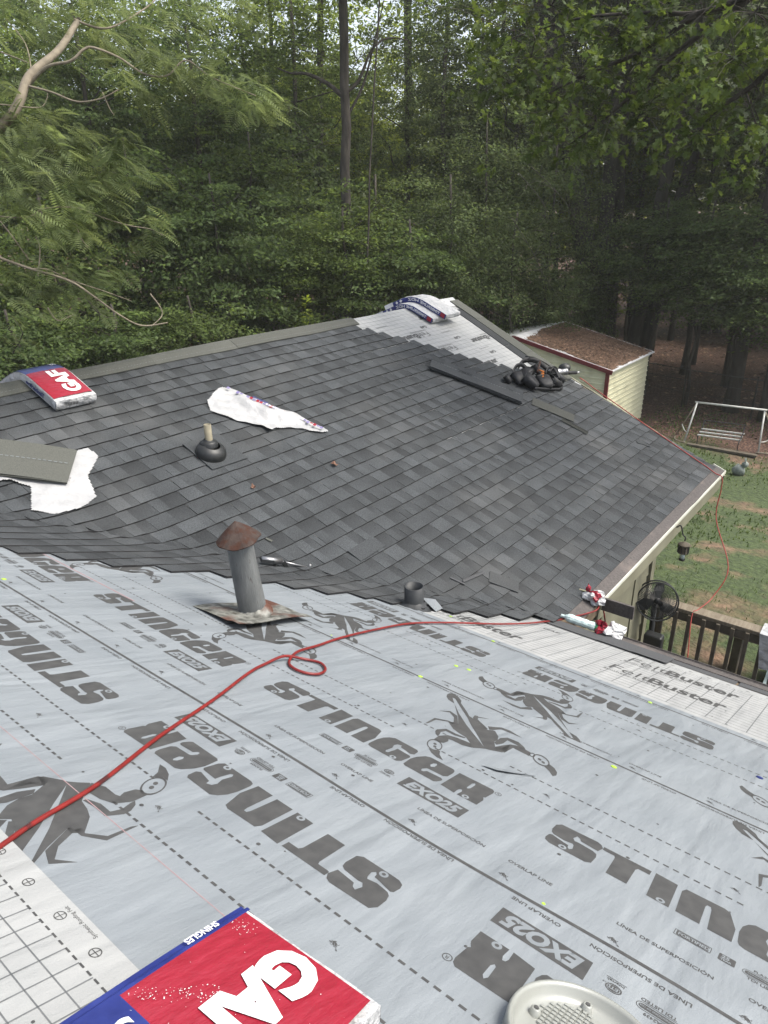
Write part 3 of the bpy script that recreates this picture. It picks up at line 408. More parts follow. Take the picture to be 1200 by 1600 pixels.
def roll_print(sheet_ob, key, pb, vas, sgn, solid, edge_next):
    h = HB[key]; ink, pale = MB(), MB()
    for va in vas: print_unit(ink, pale, frame(pb, va, sgn, h), frame(pb, va, sgn, h+.0003), sheet_ob)
    for y in (.208, .352):
        p = pb + sgn*y; v = -5.9
        while v < min(5.6, 6.0-p*CS):
            u = (v-(vas[2] if len(vas) > 2 else vas[0]))*(-sgn) % 1.13
            if not ((.50 < u < .66 and y < .3) or (.62 < u < .86 and y > .3)): strip(ink, p-.0035, p+.0035, v, v+.016, h)
            v += .0275
    if solid:
        s = solid; A = [v*.12-6 for v in range(96) if v*.12-6 < 6.1-s*CS]
        wv = lambda v: s + (.014*math.sin(v*4.3+1)*math.exp(-((v-.2)/.9)**2) if s < 2 else .003*math.sin(v*2))
        ink.add([NP(wv(v)+q, v, h) for v in A for q in (-.006, .006)], [(2*i, 2*i+1, 2*i+3, 2*i+2) for i in range(len(A)-1)])
        v = -5.9
        k = 0
        while v < 5.9-s*CS:
            fx = lambda x, y: NP(s-.018-y, v+x, h)
            put2d(ink, T_OV if k % 2 == 0 else T_LI, fx); v += .285; k += 1
        v = -5.8
        while v < 5.9-s*CS:
            for t in T_ICON: put2d(ink, t, lambda x, y: NP(s+.042+x*1.0, v-y*1.1, h))
            v += .276
    if edge_next:
        v = -5.7; k = 0
        while v < 5.9-edge_next*CS:
            put2d(ink, T_OV if k % 2 == 0 else T_LI, lambda x, y: NP(edge_next+.018+y, v-x, h)); v += .285; k += 1
    v = -5.5
    while v < 5.6-pb*CS:
        for t in T_ICON: put2d(ink, t, lambda x, y: NP(pb+sgn*.275+x*.9, v-y, h))
        v += .56
    ink.build('small_print', M_['ink'], sheet_ob)['kind'] = 'stuff'; pale.build('small_print', M_['sheet_ink'], sheet_ob)['kind'] = 'stuff'
roll_print(sh_b, 'b', 1.507, [1.695+1.134*k for k in (2, 1, 0, -1, -2)], 1, 2.31, 1.29)
roll_print(sh_c, 'c', .984, [.67+1.118*k for k in (3, 2, 1, 0, -1, -2)], -1, 1.195, 0)
roll_print(sh_a, 'a', 3.122, [.378+1.158*k for k in (1, 0, -1, -2)], -1, 3.385, 2.37)
# felt grids
def felt_print(ob, h, p0, p1, dash, lines, cross, x0, texts):
    ink = MB(); fa_ = MB()
    v = -4.0
    while v < 6.05-p0*CS and v < 5.5:
        strip(fa_, p0, p1, v, v+(.0045 if p0 > 1 else .0028), h); v += cross
    for p in lines: strip(fa_, p-(.0022 if p0 > 1 else .0013), p+(.0022 if p0 > 1 else .0013), -5, min(5.5, 6.0-p*CS), h)
    v = -4.
    while v < min(5.4, 6.0-dash*CS):
        strip(ink, dash-.002, dash+.002, v, v+.013, h); v += .022
    v = -4.
    while v < min(5.4, 6.0-dash*CS):
        c_ = x0
        ink_r = poly_tris([ring(0, 0, .0115, .0115), ring(0, 0, .0095, .0095)])
        put2d(ink, ink_r, lambda x, y: NP(c_+y, v+x, h)); strip(ink, c_-.0008, c_+.0008, v-.01, v+.01, h); strip(ink, c_-.01, c_+.01, v-.0008, v+.0008, h+.0003); v += .114
    for t, fn in texts: put2d(ink, t, fn)
    ink.build('small_print', M_['ink'], ob)['kind'] = 'stuff'; fa_.build('grid', M_['ink_faint'], ob)['kind'] = 'stuff'
T_FB = [(T('Felt', .085, 0, 0, -.012, .05, 1.35), None), (T('Buster', .085, .235, 0, .05, .05, 1.3), None), (T('Synthetic Roofing Felt', .022, 0, -.035, 0, 0, 1.2), None)]
T_FBN = [(T('Felt', .14, 0, 0, -.014, .0, .84), None), (T('Buster', .14, .235, 0, .035, .0, .80), None), (T('Synthetic Roofing Felt', .032, 0, -.055, 0, 0, .95), None)]
tx = []
for (pb, va) in ((4.20, 1.12), (3.83, 1.13), (3.83, -.45), (3.66, 2.30), (4.20, -.45), (4.2, -2.)):
    for t, _ in T_FBN: tx.append((t, (lambda pb, va: lambda x, y: NP(pb+y, va-x, HB['f']+.0006))(pb, va)))
tx.append((T('GAF', .045, 0, 0, .04), lambda x, y: NP(4.25+y, 1.72-x, HB['f'])))
felt_print(sh_f, HB['f'], 3.53, 4.47, 4.47, [3.53+.06*k for k in range(16)], .098, 4.53, tx)
felt_print(sh_g, HB['g'], PR, .313, .313, [.266-.046*k for k in range(18)], .0415, .345, [(T('Synthetic Roofing Felt', .008, 0, 0), lambda x, y: NP(.368-y, .93+x, HB['g']))])
# chalk lines snapped across the sheets
ck = MB(); strip(ck, .585, .5873, -2, 5, .0151, 20); strip(ck, 1.648, 1.656, 2.7, 4.4, .0116, 10); ck.build('chalk_line', M_['chalk'], house)
ck = MB()
for p in (4.54,): strip(ck, p, p+.002, -2, 1.0, .006, 4)
# plastic cap nails
for (p, v, k) in ((1.216, .431, 'b'), (2.313, 1.494, 'b'), (2.675, 1.513, 'a'), (2.698, 1.453, 'a'), (2.274, .593, 'b'), (3.381, .75, 'a'), (3.621, 2.10, 'f'), (1.228, 3.079, 'c'), (2.335, 2.046, 'a'), (3.399, 1.674, 'a'), (3.9, .1, 'f')):
    n_ = MB(); n_.lathe([(0, .004), (.004, .0042), (.005, .0025), (.0105, .002), (.011, 0)], NP(p, v, HB[k]), 16, (Vector((CS, 0, -SN)), Vector((0, 1, 0)), NN)); c_ = n_.build('cap_nail', M_['yellow'], house); 
n_ = MB(); n_.lathe([(0, .003), (.013, .002), (.0135, 0)], NP(2.877, .173, HB['a']), 16, (Vector((CS, 0, -SN)), Vector((0, 1, 0)), NN)); n_.build('cap_nail', M_['blue_ink'], house)
nl = MB(); rr = random.Random(3)
for k in range(330):
    p = rr.uniform(.1, 4.5); v = rr.uniform(-3, min(5, 5.9-p*CS)); h = HB['c'] if .38 < p < 1.29 else HB['b'] if p < 2.37 and p > .38 else HB['a'] if p < 3.46 and p > .38 else HB['f'] if p > 1 else HB['g']
    r_ = rr.uniform(.0022, .0042) if k % 5 else .0055; nl.lathe([(0, .001), (r_, .0005)], NP(p, v, h), 8, (Vector((CS, 0, -SN)), Vector((0, 1, 0)), NN))
o = nl.build('nail_heads', M_['ink'], house); o['kind'] = 'stuff'

# dark starter strips along the near eave, stepped at the felt
def near_strip(p0, p1, v0, v1, h, m_, tone=1., name='starter_strip'):
    b = MB(); vs = []
    nn_ = max(1, int((v1-v0)/.25))
    for j in range(nn_+1):
        v = v0+(v1-v0)*j/nn_
        vs += [NP(p0, v, h-.006), NP(p1, v, h), NP(p1, v, h-.007)]
    fs = [(3*j, 3*j+1, 3*j+4, 3*j+3) for j in range(nn_)] + [(3*j+1, 3*j+2, 3*j+5, 3*j+4) for j in range(nn_)] + [(0, 2, 1), (3*nn_, 3*nn_+1, 3*nn_+2)]
    b.add(vs, fs, 0, tone); return b.build(name, m_, house)
v = 1.5; k = 0
while v > -5:
    near_strip(4.60 if v > -9 else 0, PE-.005, v-.97, v, .0125+(k % 2)*.002, M_['starter'], rr.uniform(.8, 1.15)); v -= .985; k += 1
near_strip(4.455, 4.70, 1.13, 1.40, .021, M_['starter'], 1.1); near_strip(4.45, 4.66, 1.36, 1.82, .018, M_['starter'], .85)
near_strip(4.46, 4.68, .93, 1.16, .024, M_['starter'], .9)

# ---------------- far wing shingles: every strip is a piece
def shingle(u0, u1, q0, seed, h0=.0, name='shingle', ex=.143, mats=None, plain=False, head=False):
    rr = random.Random(seed); b = MB(); L = ex+.018
    cuts = [u0]; teeth = []; u = u0; t = rr.random() < .5
    while u < u1-1e-4:
        w_ = rr.choice((.07, .09, .11, .14, .17)); w_ = min(w_, u1-u)
        if u1-(u+w_) < .04: w_ = u1-u
        teeth.append((u, u+w_, t)); u += w_; t = not t
    tr_ = rr.uniform(.86, 1.14)
    if plain: teeth = [(u0, u1, False)]
    jit = rr.uniform(-.003, .003)
    for (a, c_, up) in teeth:
        bend = ((UV0-q0*CS)-a) > -.25
        n_ = max(1, int(math.ceil((c_-a)/.045))) if bend else (1 if not plain else 4)
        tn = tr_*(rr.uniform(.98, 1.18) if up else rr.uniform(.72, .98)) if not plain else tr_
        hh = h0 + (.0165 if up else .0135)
        if plain: rows = [(jit, hh, 1.), (L*.5, hh*.6, 1.), (L, .003+h0, 1.)]; tops = [1, 1, 1]
        else:
            rows = [(jit, hh), (.05, hh*.75+.001), (.095, hh*.5+.0015), (L, .003+h0+(.002 if up else 0))]
            gr = rr.random()
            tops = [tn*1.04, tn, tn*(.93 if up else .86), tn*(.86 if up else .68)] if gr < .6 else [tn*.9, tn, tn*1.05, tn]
        nr = len(rows); vs = []; tt = []
        gl, gr2 = rr.uniform(.86, 1.1), rr.uniform(.86, 1.1)
        for i in range(n_+1):
            uu = a+(c_-a)*i/n_
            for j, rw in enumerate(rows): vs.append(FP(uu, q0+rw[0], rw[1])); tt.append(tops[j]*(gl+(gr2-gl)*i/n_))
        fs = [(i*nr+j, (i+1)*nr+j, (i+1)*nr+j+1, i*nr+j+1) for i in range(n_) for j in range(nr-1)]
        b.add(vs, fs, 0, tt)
        # front lip and tooth sides
        vs = []
        for i in range(n_+1):
            uu = a+(c_-a)*i/n_; vs += [FP(uu, q0+jit, hh), FP(uu, q0+jit-.001, h0-.001 if h0 else .0)]
        b.add(vs, [(2*i, 2*i+1, 2*i+3, 2*i+2) for i in range(n_)], 1)
        for uu, o_ in ((a, 0), (c_, 1)):
            if up or uu in (u0, u1):
                v4 = [FP(uu, q0+jit, hh), FP(uu, q0+.095, hh*.5+.0015), FP(uu, q0+.095, h0), FP(uu, q0+jit, h0)]
                b.add(v4, [(0, 1, 2, 3) if o_ else (3, 2, 1, 0)], 1)
    if head:
        n_ = max(2, int((u1-u0)/.06)); vs = []
        for i in range(n_+1):
            uu = u0+(u1-u0)*i/n_; vs += [FP(uu, q0+L-.004, .0035), FP(uu, min(q0+.325, RIDGE-.01), .0028)]
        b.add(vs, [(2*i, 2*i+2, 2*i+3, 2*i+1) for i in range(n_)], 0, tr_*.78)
        for uu in (u0, u1): b.add([FP(uu, q0+.09, .0045), FP(uu, min(q0+.325, RIDGE-.01), .004), FP(uu, min(q0+.325, RIDGE-.01), 0), FP(uu, q0+.09, 0)], [(0, 1, 2, 3), (3, 2, 1, 0)], 1)
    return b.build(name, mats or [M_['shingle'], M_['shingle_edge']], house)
def rake_u(q): return 8.56 + max(0, (q-2.3))*.155
def d_max(q):
    T_ = [(-.5, .05), (.45, .10), (.8, .26), (1.2, .34), (1.97, .41), (2.4, .55), (2.8, .70), (3.5, .78), (4.6, .85)]
    for (a, x), (b_, y) in zip(T_, T_[1:]):
        if q <= b_: return (x+(y-x)*(q-a)/(b_-a))*1.22+.05
    return 1.1
EXPO = .143; Q0 = .29; ncourse = int((RIDGE-.03-Q0)/EXPO)
rs = random.Random(21)
count = 0
for i in range(ncourse):
    q = Q0+i*EXPO
    ur = rake_u(q) + rs.uniform(-.006, .006)
    if q > 2.45: ur = min(ur, 6.45+(4.41-q)*.915)
    # left end where the strip has run far enough past the valley
    x = UV0-q*CS; lo = x
    for s_ in range(200):
        lo -= .01; dd = (x-lo)*.735; ft = q + (x-lo)*.678*.735
        if dd > d_max(ft) or lo < -1: break
    lo += rs.uniform(-.05, .05); lo = max(lo, -.6)
    seam = ur - [1.0, .83, .66, .5, .33, .16][i % 6] - rs.uniform(0, .02)
    ends = [ur]
    while seam > lo+.08: ends.append(seam); seam -= 1.0
    ends.append(lo)
    for a, c_ in zip(ends[1:], ends[:-1]):
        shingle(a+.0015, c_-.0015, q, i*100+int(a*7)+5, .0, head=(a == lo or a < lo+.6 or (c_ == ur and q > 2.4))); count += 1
print('shingles', count)
# aged starter course along the far eave and felt under the peak
bnd = MB(); quad_grid(bnd, lambda a, b: FP(a, b, .005), 4.45, 8.59, EQ, .34, 18, 2)
bnd.build('eave_strip', M_['old_band'], house)
fp = MB(); quad_grid(fp, lambda a, b: FP(a, b, .0045), 5.6, 8.6, 2.2, RIDGE, 16, 10)
fl = MB()
fp.add([FP(8.6, 2.2, .0045), FP(rake_u(2.2), 2.2, .0045), FP(rake_u(RIDGE), RIDGE, .0045), FP(8.6, RIDGE, .0045)], [(0, 1, 2, 3)])
fp_o = fp.build('underlayment_sheet', M_['felt'], house); fp_o['label'] = 'white printed felt left bare at the far peak'
fi, fg = MB(), MB()
def fstrip(mb, u0, u1, q0, q1, h=.006, n=8): quad_grid(mb, lambda a, b: FP(a, b, h), u0, u1, q0, q1, n if abs(u1-u0) > .2 else 1, n if abs(q1-q0) > .2 else 1)
q = 2.3; k = 0
while q < RIDGE: fstrip(fg, 5.7, rake_u(q)-.01, q, q+.0028); q += .075; k += 1
u = 5.8
while u < 8.55:
    fstrip(fg, u, u+.0028, 2.3, RIDGE, .0064); u += .1
def felt_logo(u, q, sg, which=(0, 1, 2)):
    for k_ in which: put2d(fi, T_FB[k_][0], lambda x, y: FP(u+sg*x*.95, q+sg*y*1.15, .007))
felt_logo(7.48, 3.98, -1); felt_logo(7.58, 3.60, -1); felt_logo(7.26, 3.08, 1); felt_logo(8.6, 3.62, -1); felt_logo(8.3, 4.30, -1); felt_logo(6.95, 2.75, 1)
for (u, q) in ((7.6, 4.1), (7.9, 3.75), (8.1, 3.3)): put2d(fi, T('GAF', .05, 0, 0, .03), lambda x, y: FP(u-x, q-y, .007))
for (u, q) in ((6.6, 4.25), (7.0, 4.27), (7.9, 3.9), (8.1, 3.4)): put2d(fi, T('Synthetic Roofing', .02, 0, 0), lambda x, y: FP(u-x, q-y, .007))
fi.build('small_print', M_['ink'], fp_o)['kind'] = 'stuff'; fg.build('grid', M_['ink_faint'], fp_o)['kind'] = 'stuff'
wf = MB(); wf.add([FP(8.25, 4.42, .012), FP(8.86, 4.36, .012), FP(8.93, 4.58, .02), FP(8.2, 4.60, .02)], [(0, 1, 2, 3)]); wf.build('peak_patch', M_['white_film'], house)
# plain strips up the rake at the peak
def rake_strip(q0, q1, du0, du1, h, tone, m_='shingle_olive'):
    b = MB(); vs = []; n_ = 5
    for i in range(n_+1):
        q = q0+(q1-q0)*i/n_; r_ = rake_u(q)+.05
        vs += [FP(r_-du1, q, h), FP(r_-du0, q, h), FP(r_-du1, q, h-.008), FP(r_-du0, q, h-.008)]
    fs = [(4*i, 4*i+1, 4*i+5, 4*i+4) for i in range(n_)] + [(4*i+2, 4*i, 4*i+4, 4*i+6) for i in range(n_)] + [(4*i+1, 4*i+3, 4*i+7, 4*i+5) for i in range(n_)] + [(0, 2, 3, 1), (4*n_+1, 4*n_+3, 4*n_+2, 4*n_)]
    b.add(vs, fs, 0, tone); return b.build('rake_strip', M_[m_], house)
for (a, c_, h) in ((2.35, 3.05, .018), (3.04, 3.98, .021), (3.97, 4.50, .024)): rake_strip(a, c_, .0, .21, h, rs.uniform(.85, 1.0)); 
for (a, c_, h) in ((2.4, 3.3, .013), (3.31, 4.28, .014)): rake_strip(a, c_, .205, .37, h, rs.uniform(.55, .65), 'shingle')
# plain ridge strips, folded over the top
def ridge_piece(u0, u1, tone, h):
    b = MB(); n_ = 4; vs = []
    zoff = lambda u: .01*math.sin(u*1.6)
    for i in range(n_+1):
        u = u0+(u1-u0)*i/n_; top = Vector((u, rv, rz+.03+zoff(u)*.6))
        a = FP(u, RIDGE-.145, h); c_ = FP(u, RIDGE-.05, h+.012); e = top; f_ = top+Vector((0, .07, -.022)); g_ = top+Vector((0, .17, -.075))
        vs += [FP(u, RIDGE-.145, h-.01), a, c_, e, f_, g_]
    fs = [(6*i+j, 6*i+6+j, 6*i+7+j, 6*i+1+j) for i in range(n_) for j in range(5)] + [(0, 1, 2, 3, 4, 5), tuple(6*n_+j for j in range(6))[::-1]]
    b.add(vs, fs, 0, tone); b.build('ridge_strip', M_['shingle_olive'], house)
    s_ = MB(); 
    for i in range(int((u1-u0)/.03)):
        uu = u0+.012+i*.03; s_.add([FP(uu, RIDGE-.104, h+.0065), FP(uu+.016, RIDGE-.104, h+.0065), FP(uu+.016, RIDGE-.100, h+.007), FP(uu, RIDGE-.100, h+.007)], [(0, 1, 2, 3)])
    s_.build('sealant_line', M_['ink_faint'], house)
u = -.2; k = 0
while u < 6.6:
    ridge_piece(u, min(u+1.0, 6.62), rs.uniform(.88, 1.06), .019+(k % 2)*.004); u += .985; k += 1
# back slope, seen only past the ridge
bs = MB()
quad_grid(bs, lambda a, b: Vector((a, rv+b*4.17, rz-b*4.17*S+.012)), -.3, 8.8, 0.02, 1, 8, 4); bs.build('back_slope_covering', M_['starter'], house)
bs = MB(); quad_grid(bs, lambda a, b: Vector((PR*CS-a, b, bz-a*S+.012)), 0, 4.5, -6, 5.8, 4, 4); bs.build('back_slope_covering', M_['felt'], house)

# loose scraps and lifted corners on the shingles
def scrap(u, q, lu, lq, ang, h, m_='shingle', tone=.8, name='shingle_patch', curl=0.):
    b = MB(); ca, sa = math.cos(R(ang)), math.sin(R(ang)); vs = []
    for j in range(3):
        for i in range(5):
            x, y = (i/4-.5)*lu, (j/2-.5)*lq
            vs.append(FP(u+x*ca-y*sa, q+x*sa+y*ca, h+curl*(i/4)**2+.002))
    n_ = len(vs); vs += [v-FN*.004 for v in vs]
    fs = [(j*5+i, j*5+i+1, j*5+i+6, j*5+i+5) for j in range(2) for i in range(4)]
    fs += [(i, n_+i, n_+i+1, i+1) for i in range(4)] + [(10+i+1, n_+10+i+1, n_+10+i, 10+i) for i in range(4)] + [(0, 5, n_+5, n_), (5, 10, n_+10, n_+5), (4, n_+4, n_+9, 9), (9, n_+9, n_+14, 14)]
    b.add(vs, fs, 0, tone); return b.build(name, M_[m_], house)
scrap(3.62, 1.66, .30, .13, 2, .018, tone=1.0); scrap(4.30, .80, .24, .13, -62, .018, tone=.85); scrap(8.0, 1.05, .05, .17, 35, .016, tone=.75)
scrap(7.47, 2.04, .19, .52, 24, .020, 'shingle_olive', .72); scrap(7.38, 1.70, .035, .33, 10, .022, 'shingle_olive', .5, curl=.02)
scrap(4.12, .98, .02, .24, 80, .018, 'starter', .5, curl=.01); scrap(3.97, 1.03, .016, .12, 20, .018, 'starter', .5)
scrap(3.05, 2.12, .02, .05, 20, .014, 'shingle_olive', 1.)
# ------------------------------------------------------------------ pipes through the roof (parts of the house)
X_, Y_, Z_ = Vector((1, 0, 0)), Vector((0, 1, 0)), Vector((0, 0, 1))
NX = Vector((CS, 0, -SN)); FQ = Vector((0, CS, SN))
# rusty flue: flashing sheet, grey pipe leaning a little, cone cap
fb = NP(2.13, 2.40, .03)
cr = [NP(1.90, 2.585, .012), NP(1.865, 2.22, .035), NP(2.40, 2.24, .03), NP(2.40, 2.60, .018)]
b = MB(); n_ = 8; rr = random.Random(5); vs = []
for j in range(n_+1):
    for i in range(n_+1):
        s_, t_ = i/n_, j/n_
        P = (cr[0]*(1-s_)+cr[3]*s_)*(1-t_)+(cr[1]*(1-s_)+cr[2]*s_)*t_
        P = P + NN*(.006*math.sin(s_*7+t_*3)+.012*math.exp(-((s_-.5)**2+(t_-.5)**2)*12) + (.012*t_ if t_ > .8 else 0))
        vs.append(P)
fs = [(j*(n_+1)+i, (j+1)*(n_+1)+i, (j+1)*(n_+1)+i+1, j*(n_+1)+i+1) for j in range(n_) for i in range(n_)]
b.add(vs, fs); b.add([v-NN*.002 for v in vs], [f[::-1] for f in fs])
flue = MB(); lean = (Vector((-.018, .036, .43))).normalized(); A_ = lean.cross(Y_).normalized(); B_ = lean.cross(A_)
flue.lathe([(.069, -.05), (.069, .02), (.066, .2), (.064, .33), (.063, .405), (.058, .405), (.058, .33)], fb, 28, (A_, B_, lean))
flue_o = flue.build('flue_pipe', M_['pipe_grey'], house, True)
b.build('flashing', M_['galv'], flue_o, True)
cp = MB(); prof = [(.001, .546), (.027, .528), (.054, .508), (.08, .487), (.102, .468), (.115, .455), (.113, .450), (.09, .464), (.02, .49)]
vs = []; N_ = 30
for r_, h_ in prof:
    for k in range(N_):
        a = 2*math.pi*k/N_; q = 1+(.03*math.sin(a*5+1)+.07*math.sin(a*2))*(r_/.128); dz = .008*math.sin(a*3+2)*(r_/.128)**2 + .003*math.sin(a*7)*(r_/.128)
        vs.append(fb+A_*(math.cos(a)*r_*q)+B_*(math.sin(a)*r_*q)+lean*(h_+dz-.052))
cp.add(vs, [(i*N_+k, i*N_+(k+1) % N_, (i+1)*N_+(k+1) % N_, (i+1)*N_+k) for i in range(len(prof)-1) for k in range(N_)]); cp.build('rain_cap', M_['rust'], flue_o)
sp = MB()
for k in range(3):
    a = 2.1*k; sp.beam(fb+lean*.37+(A_*math.cos(a)+B_*math.sin(a))*.064, fb+lean*.425+(A_*math.cos(a)+B_*math.sin(a))*.085, .012, .003)
sp.build('cap_bracket', M_['rust'], flue_o)
cl = MB(); rp_ = [(.073+.004*math.sin(k), ) for k in range(24)]
cl.lathe([(.066, .045), (.075, .04), (.092, .012), (.098, .0)], fb-lean*.01, 24, (A_, B_, lean), wob=.004); cl.build('storm_collar', M_['galv'], flue_o, True)
# short dark vent at the valley
pb_ = NP(3.53, 2.33, 0)
v_ = MB(); v_.lathe([(.064, -.05), (.064, .155), (.056, .157), (.054, .02)], pb_, 24); vo = v_.build('vent_pipe', M_['cast'], house, True)
bt = MB(); bt.lathe([(.064, .04), (.068, .03), (.085, .01), (.125, -.008)], pb_+NN*.012, 20, (NX, Y_, NN), wob=.006); bt.build('torn_collar', M_['cast'], vo, True)
tb = MB(); tb.add([pb_+Vector((.06, -.02, .05)), pb_+Vector((.10, -.10, .045)), pb_+Vector((.16, -.12, -.045)), pb_+Vector((.05, -.14, -.01)), pb_+Vector((.13, -.03, -.04))], [(0, 1, 3), (1, 2, 3), (0, 4, 1), (1, 4, 2)]); tb.build('torn_flap', M_['sheet'], vo)
# plumbing vent with rubber boot on the far wing
bb = FP(3.32, 3.10, .012)
fl_ = MB(); 
cs_ = [FP(3.20, 2.93, .022), FP(3.56, 2.93, .022), FP(3.56, 3.30, .022), FP(3.20, 3.30, .022)]
fl_.add(cs_+[c-FN*.006 for c in cs_], [(0, 1, 2, 3), (0, 4, 5, 1), (1, 5, 6, 2), (3, 7, 4, 0)])
pv = MB(); pv.lathe([(.029, .0), (.029, .245), (.024, .247), (.022, .1)], bb, 20); pvo = pv.build('plumbing_vent', M_['pvc'], house, True)
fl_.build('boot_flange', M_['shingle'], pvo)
bo = MB(); bo.lathe([(.122, -.012), (.120, .02), (.110, .048), (.088, .068), (.062, .078)], bb+FN*.012, 28, (X_, FQ, FN)); 
bo.lathe([(.074, .05), (.070, .088), (.062, .096), (.048, .099), (.036, .112), (.030, .118)], bb+Vector((0, .012, .012)), 28); bo.build('rubber_boot', M_['black_rubber'], pvo, True)

# ------------------------------------------------------------------ red air hose across the underlayment
hp = [(-.2, 1.0), (.1, 1.14), (.36, 1.26), (.45, 1.30), (.64, 1.37), (.92, 1.51), (1.24, 1.65), (1.53, 1.79), (1.68, 1.845), (1.80, 1.86), (1.89, 1.83), (1.93, 1.77), (1.89, 1.705), (1.82, 1.68), (1.77, 1.71), (1.76, 1.77), (1.80, 1.83), (1.90, 1.88), (2.10, 1.935), (2.32, 1.98), (2.65, 2.02), (3.04, 2.04), (3.38, 1.98), (3.84, 1.85), (4.2, 1.79), (4.43, 1.775), (4.62, 1.76)]
def spline(P, k=6):
    P = [Vector(p) for p in P]; o = []
    for i in range(len(P)-1):
        a, b_, c, d_ = P[max(i-1, 0)], P[i], P[i+1], P[min(i+2, len(P)-1)]
        for j in range(k):
            t = j/k; o.append(.5*((2*b_)+(c-a)*t+(2*a-5*b_+4*c-d_)*t*t+(3*b_-a-3*c+d_)*t*t*t))
    o.append(P[-1]); return o
pts = []
for i, (p, v) in enumerate(hp):
    h = .0208 + (.012 if i == 9 else 0) + (.012 if i == 17 else 0); pts.append(NP(p, v, h))
pts += [FP(4.70, .16, .03), FP(4.80, .20, .045), Vector((4.87, EY+.0, EZ+.02)), Vector((4.91, EY-.03, EZ-.12)), Vector((5.05, EY-.05, EZ-.5))]
h_ = MB(); h_.tube(spline(pts), .0060, 10); tag(h_.build('air_hose', M_['hose'], smooth_=True), 'red rubber air hose looping once across the grey underlayment by the flue pipe', 'hose')
# thin hose from the nail gun down the rake, over the drip edge and to the deck
pts = [FP(8.63, 2.27, .06), FP(8.70, 2.20, .03), FP(8.66, 2.02, .022), FP(8.60, 1.65, .02), FP(8.54, 1.30, .02), FP(8.50, .95, .02), FP(8.46, .72, .02), FP(8.42, .48, .02), FP(8.40, .36, .02), FP(8.36, .24, .02), Vector((8.34, EY-.03, EZ+.015)), Vector((8.32, EY-.05, EZ-.12)), Vector((8.2, EY-.08, EZ-.45)), Vector((7.85, 1.3, 2.55)), Vector((7.6, 1.35, 2.28)), Vector((7.32, 1.42, 2.22)), Vector((7.2, 1.45, 2.18)), Vector((6.9, 1.35, 1.75)), Vector((6.7, 1.3, 1.24))]
h_ = MB(); h_.tube(spline(pts), .006, 8); tag(h_.build('air_hose', M_['cord'], smooth_=True), 'thin red hose running down the far roof edge and over the gutter', 'hose')

# ------------------------------------------------------------------ wrapped shingle bundles
def bundle(name, label, fn, L, W, Hh, bands, parts, group=None, nx=14, wrink=.004, seed=1, stack=1, side=None):
    """fn(x, y, z): x along the length, y across, z up. bands: (x0, x1, material) along the top"""
    base = fn(L/2, W/2, 0); t = thing(name, label, 'shingle bundle', tuple(base), group)
    rr = random.Random(seed); b = MB(); ny = 6
    def edge(x, y):   # softened outline
        return fn(x, y, 0)
    def top(i, j):
        x, y = L*i/nx, W*j/ny; e = 0 if 0 < j < ny and 0 < i < nx else -.008
        return fn(x, y, Hh+e+rr.uniform(-wrink, wrink)*.4)
    tv = [[top(i, j) for i in range(nx+1)] for j in range(ny+1)]
    vs = [p for r_ in tv for p in r_]; b.add(vs, [(j*(nx+1)+i, j*(nx+1)+i+1, (j+1)*(nx+1)+i+1, (j+1)*(nx+1)+i) for j in range(ny) for i in range(nx)], 0)
    for j, yy, o_ in ((0, 0, -1), (ny, W, 1)):
        for i in range(nx):
            mids = [fn(L*k/nx, yy+o_*(.006+rr.uniform(-.002, .002)), Hh*.5) for k in (i, i+1)]; lo = [fn(L*k/nx, yy, .0) for k in (i, i+1)]
            q = [tv[j][i], tv[j][i+1], mids[1], mids[0], lo[1], lo[0]]
            b.add(q, [(0, 3, 2, 1), (3, 5, 4, 2)] if o_ < 0 else [(0, 1, 2, 3), (3, 2, 4, 5)], 1)
    for i, xx, o_ in ((0, 0, -1), (nx, L, 1)):
        for j in range(ny):
            mids = [fn(xx+o_*(.010+rr.uniform(-.006, .006)), W*k/ny, Hh*.5+rr.uniform(-.006, .006)) for k in (j, j+1)]; lo = [fn(xx, W*k/ny, 0) for k in (j, j+1)]
            b.add([tv[j][i], tv[j+1][i], mids[1], mids[0], lo[1], lo[0]], [(0, 1, 2, 3), (3, 2, 4, 5)], 2)
    b.build('wrapper', [M_['white_film'], side or M_['white_film'], M_['white_film']], t, True)
    for (nm, m_, x0, x1, y0, y1) in bands:
        q = MB(); na = max(1, int((x1-x0)/.04)); quad_grid(q, lambda a, c: fn(a, c, Hh+.0035 - (.006 if (c < .012 or c > W-.012) else 0)), x0, x1, y0, y1, na, 8); q.build(nm, m_, t, True)
    return t
def lettering(parent, m_, VF, fn, name='print'):
    q = MB(); put2d(q, VF, fn); q.build(name, m_, parent)
# near bundle: red field, navy band, white edge; its far short edge crosses the slope
O_ = NP(.565, .786, .015); ex = (NP(.176, .757, .015)-NP(.562, .786, .015)).normalized(); ey = (NP(.57, .48, .015)-NP(.56, .785, .015)).normalized()
ey = (ey-ex*ey.dot(ex)).normalized()
def f_near(x, y, z): return O_ + ex*x + ey*y + NN*(z + .003*math.sin(x*9+y*5))
t = bundle('shingle_bundle', 'large red and navy wrapped shingle bundle in the bottom left foreground', f_near, 1.0, .312, .068, [('red_panel', M_['red_ink'], .018, .295, .022, .300), ('navy_band', M_['blue_ink'], .005, .99, .0, .022), ('navy_panel', M_['blue_ink'], .295, .99, .022, .300)], None, seed=2, side=M_['white_film'])
lettering(t, M_['white_ink'], T('GAF', .088, 0, 0, .085, 0, .98), lambda x, y: f_near(.028+x, .128+y, .0745))
lettering(t, M_['white_ink'], T('Shingles', .045, 0, 0, .04, 0, 1.), lambda x, y: f_near(.31+x, .06+y, .0745))
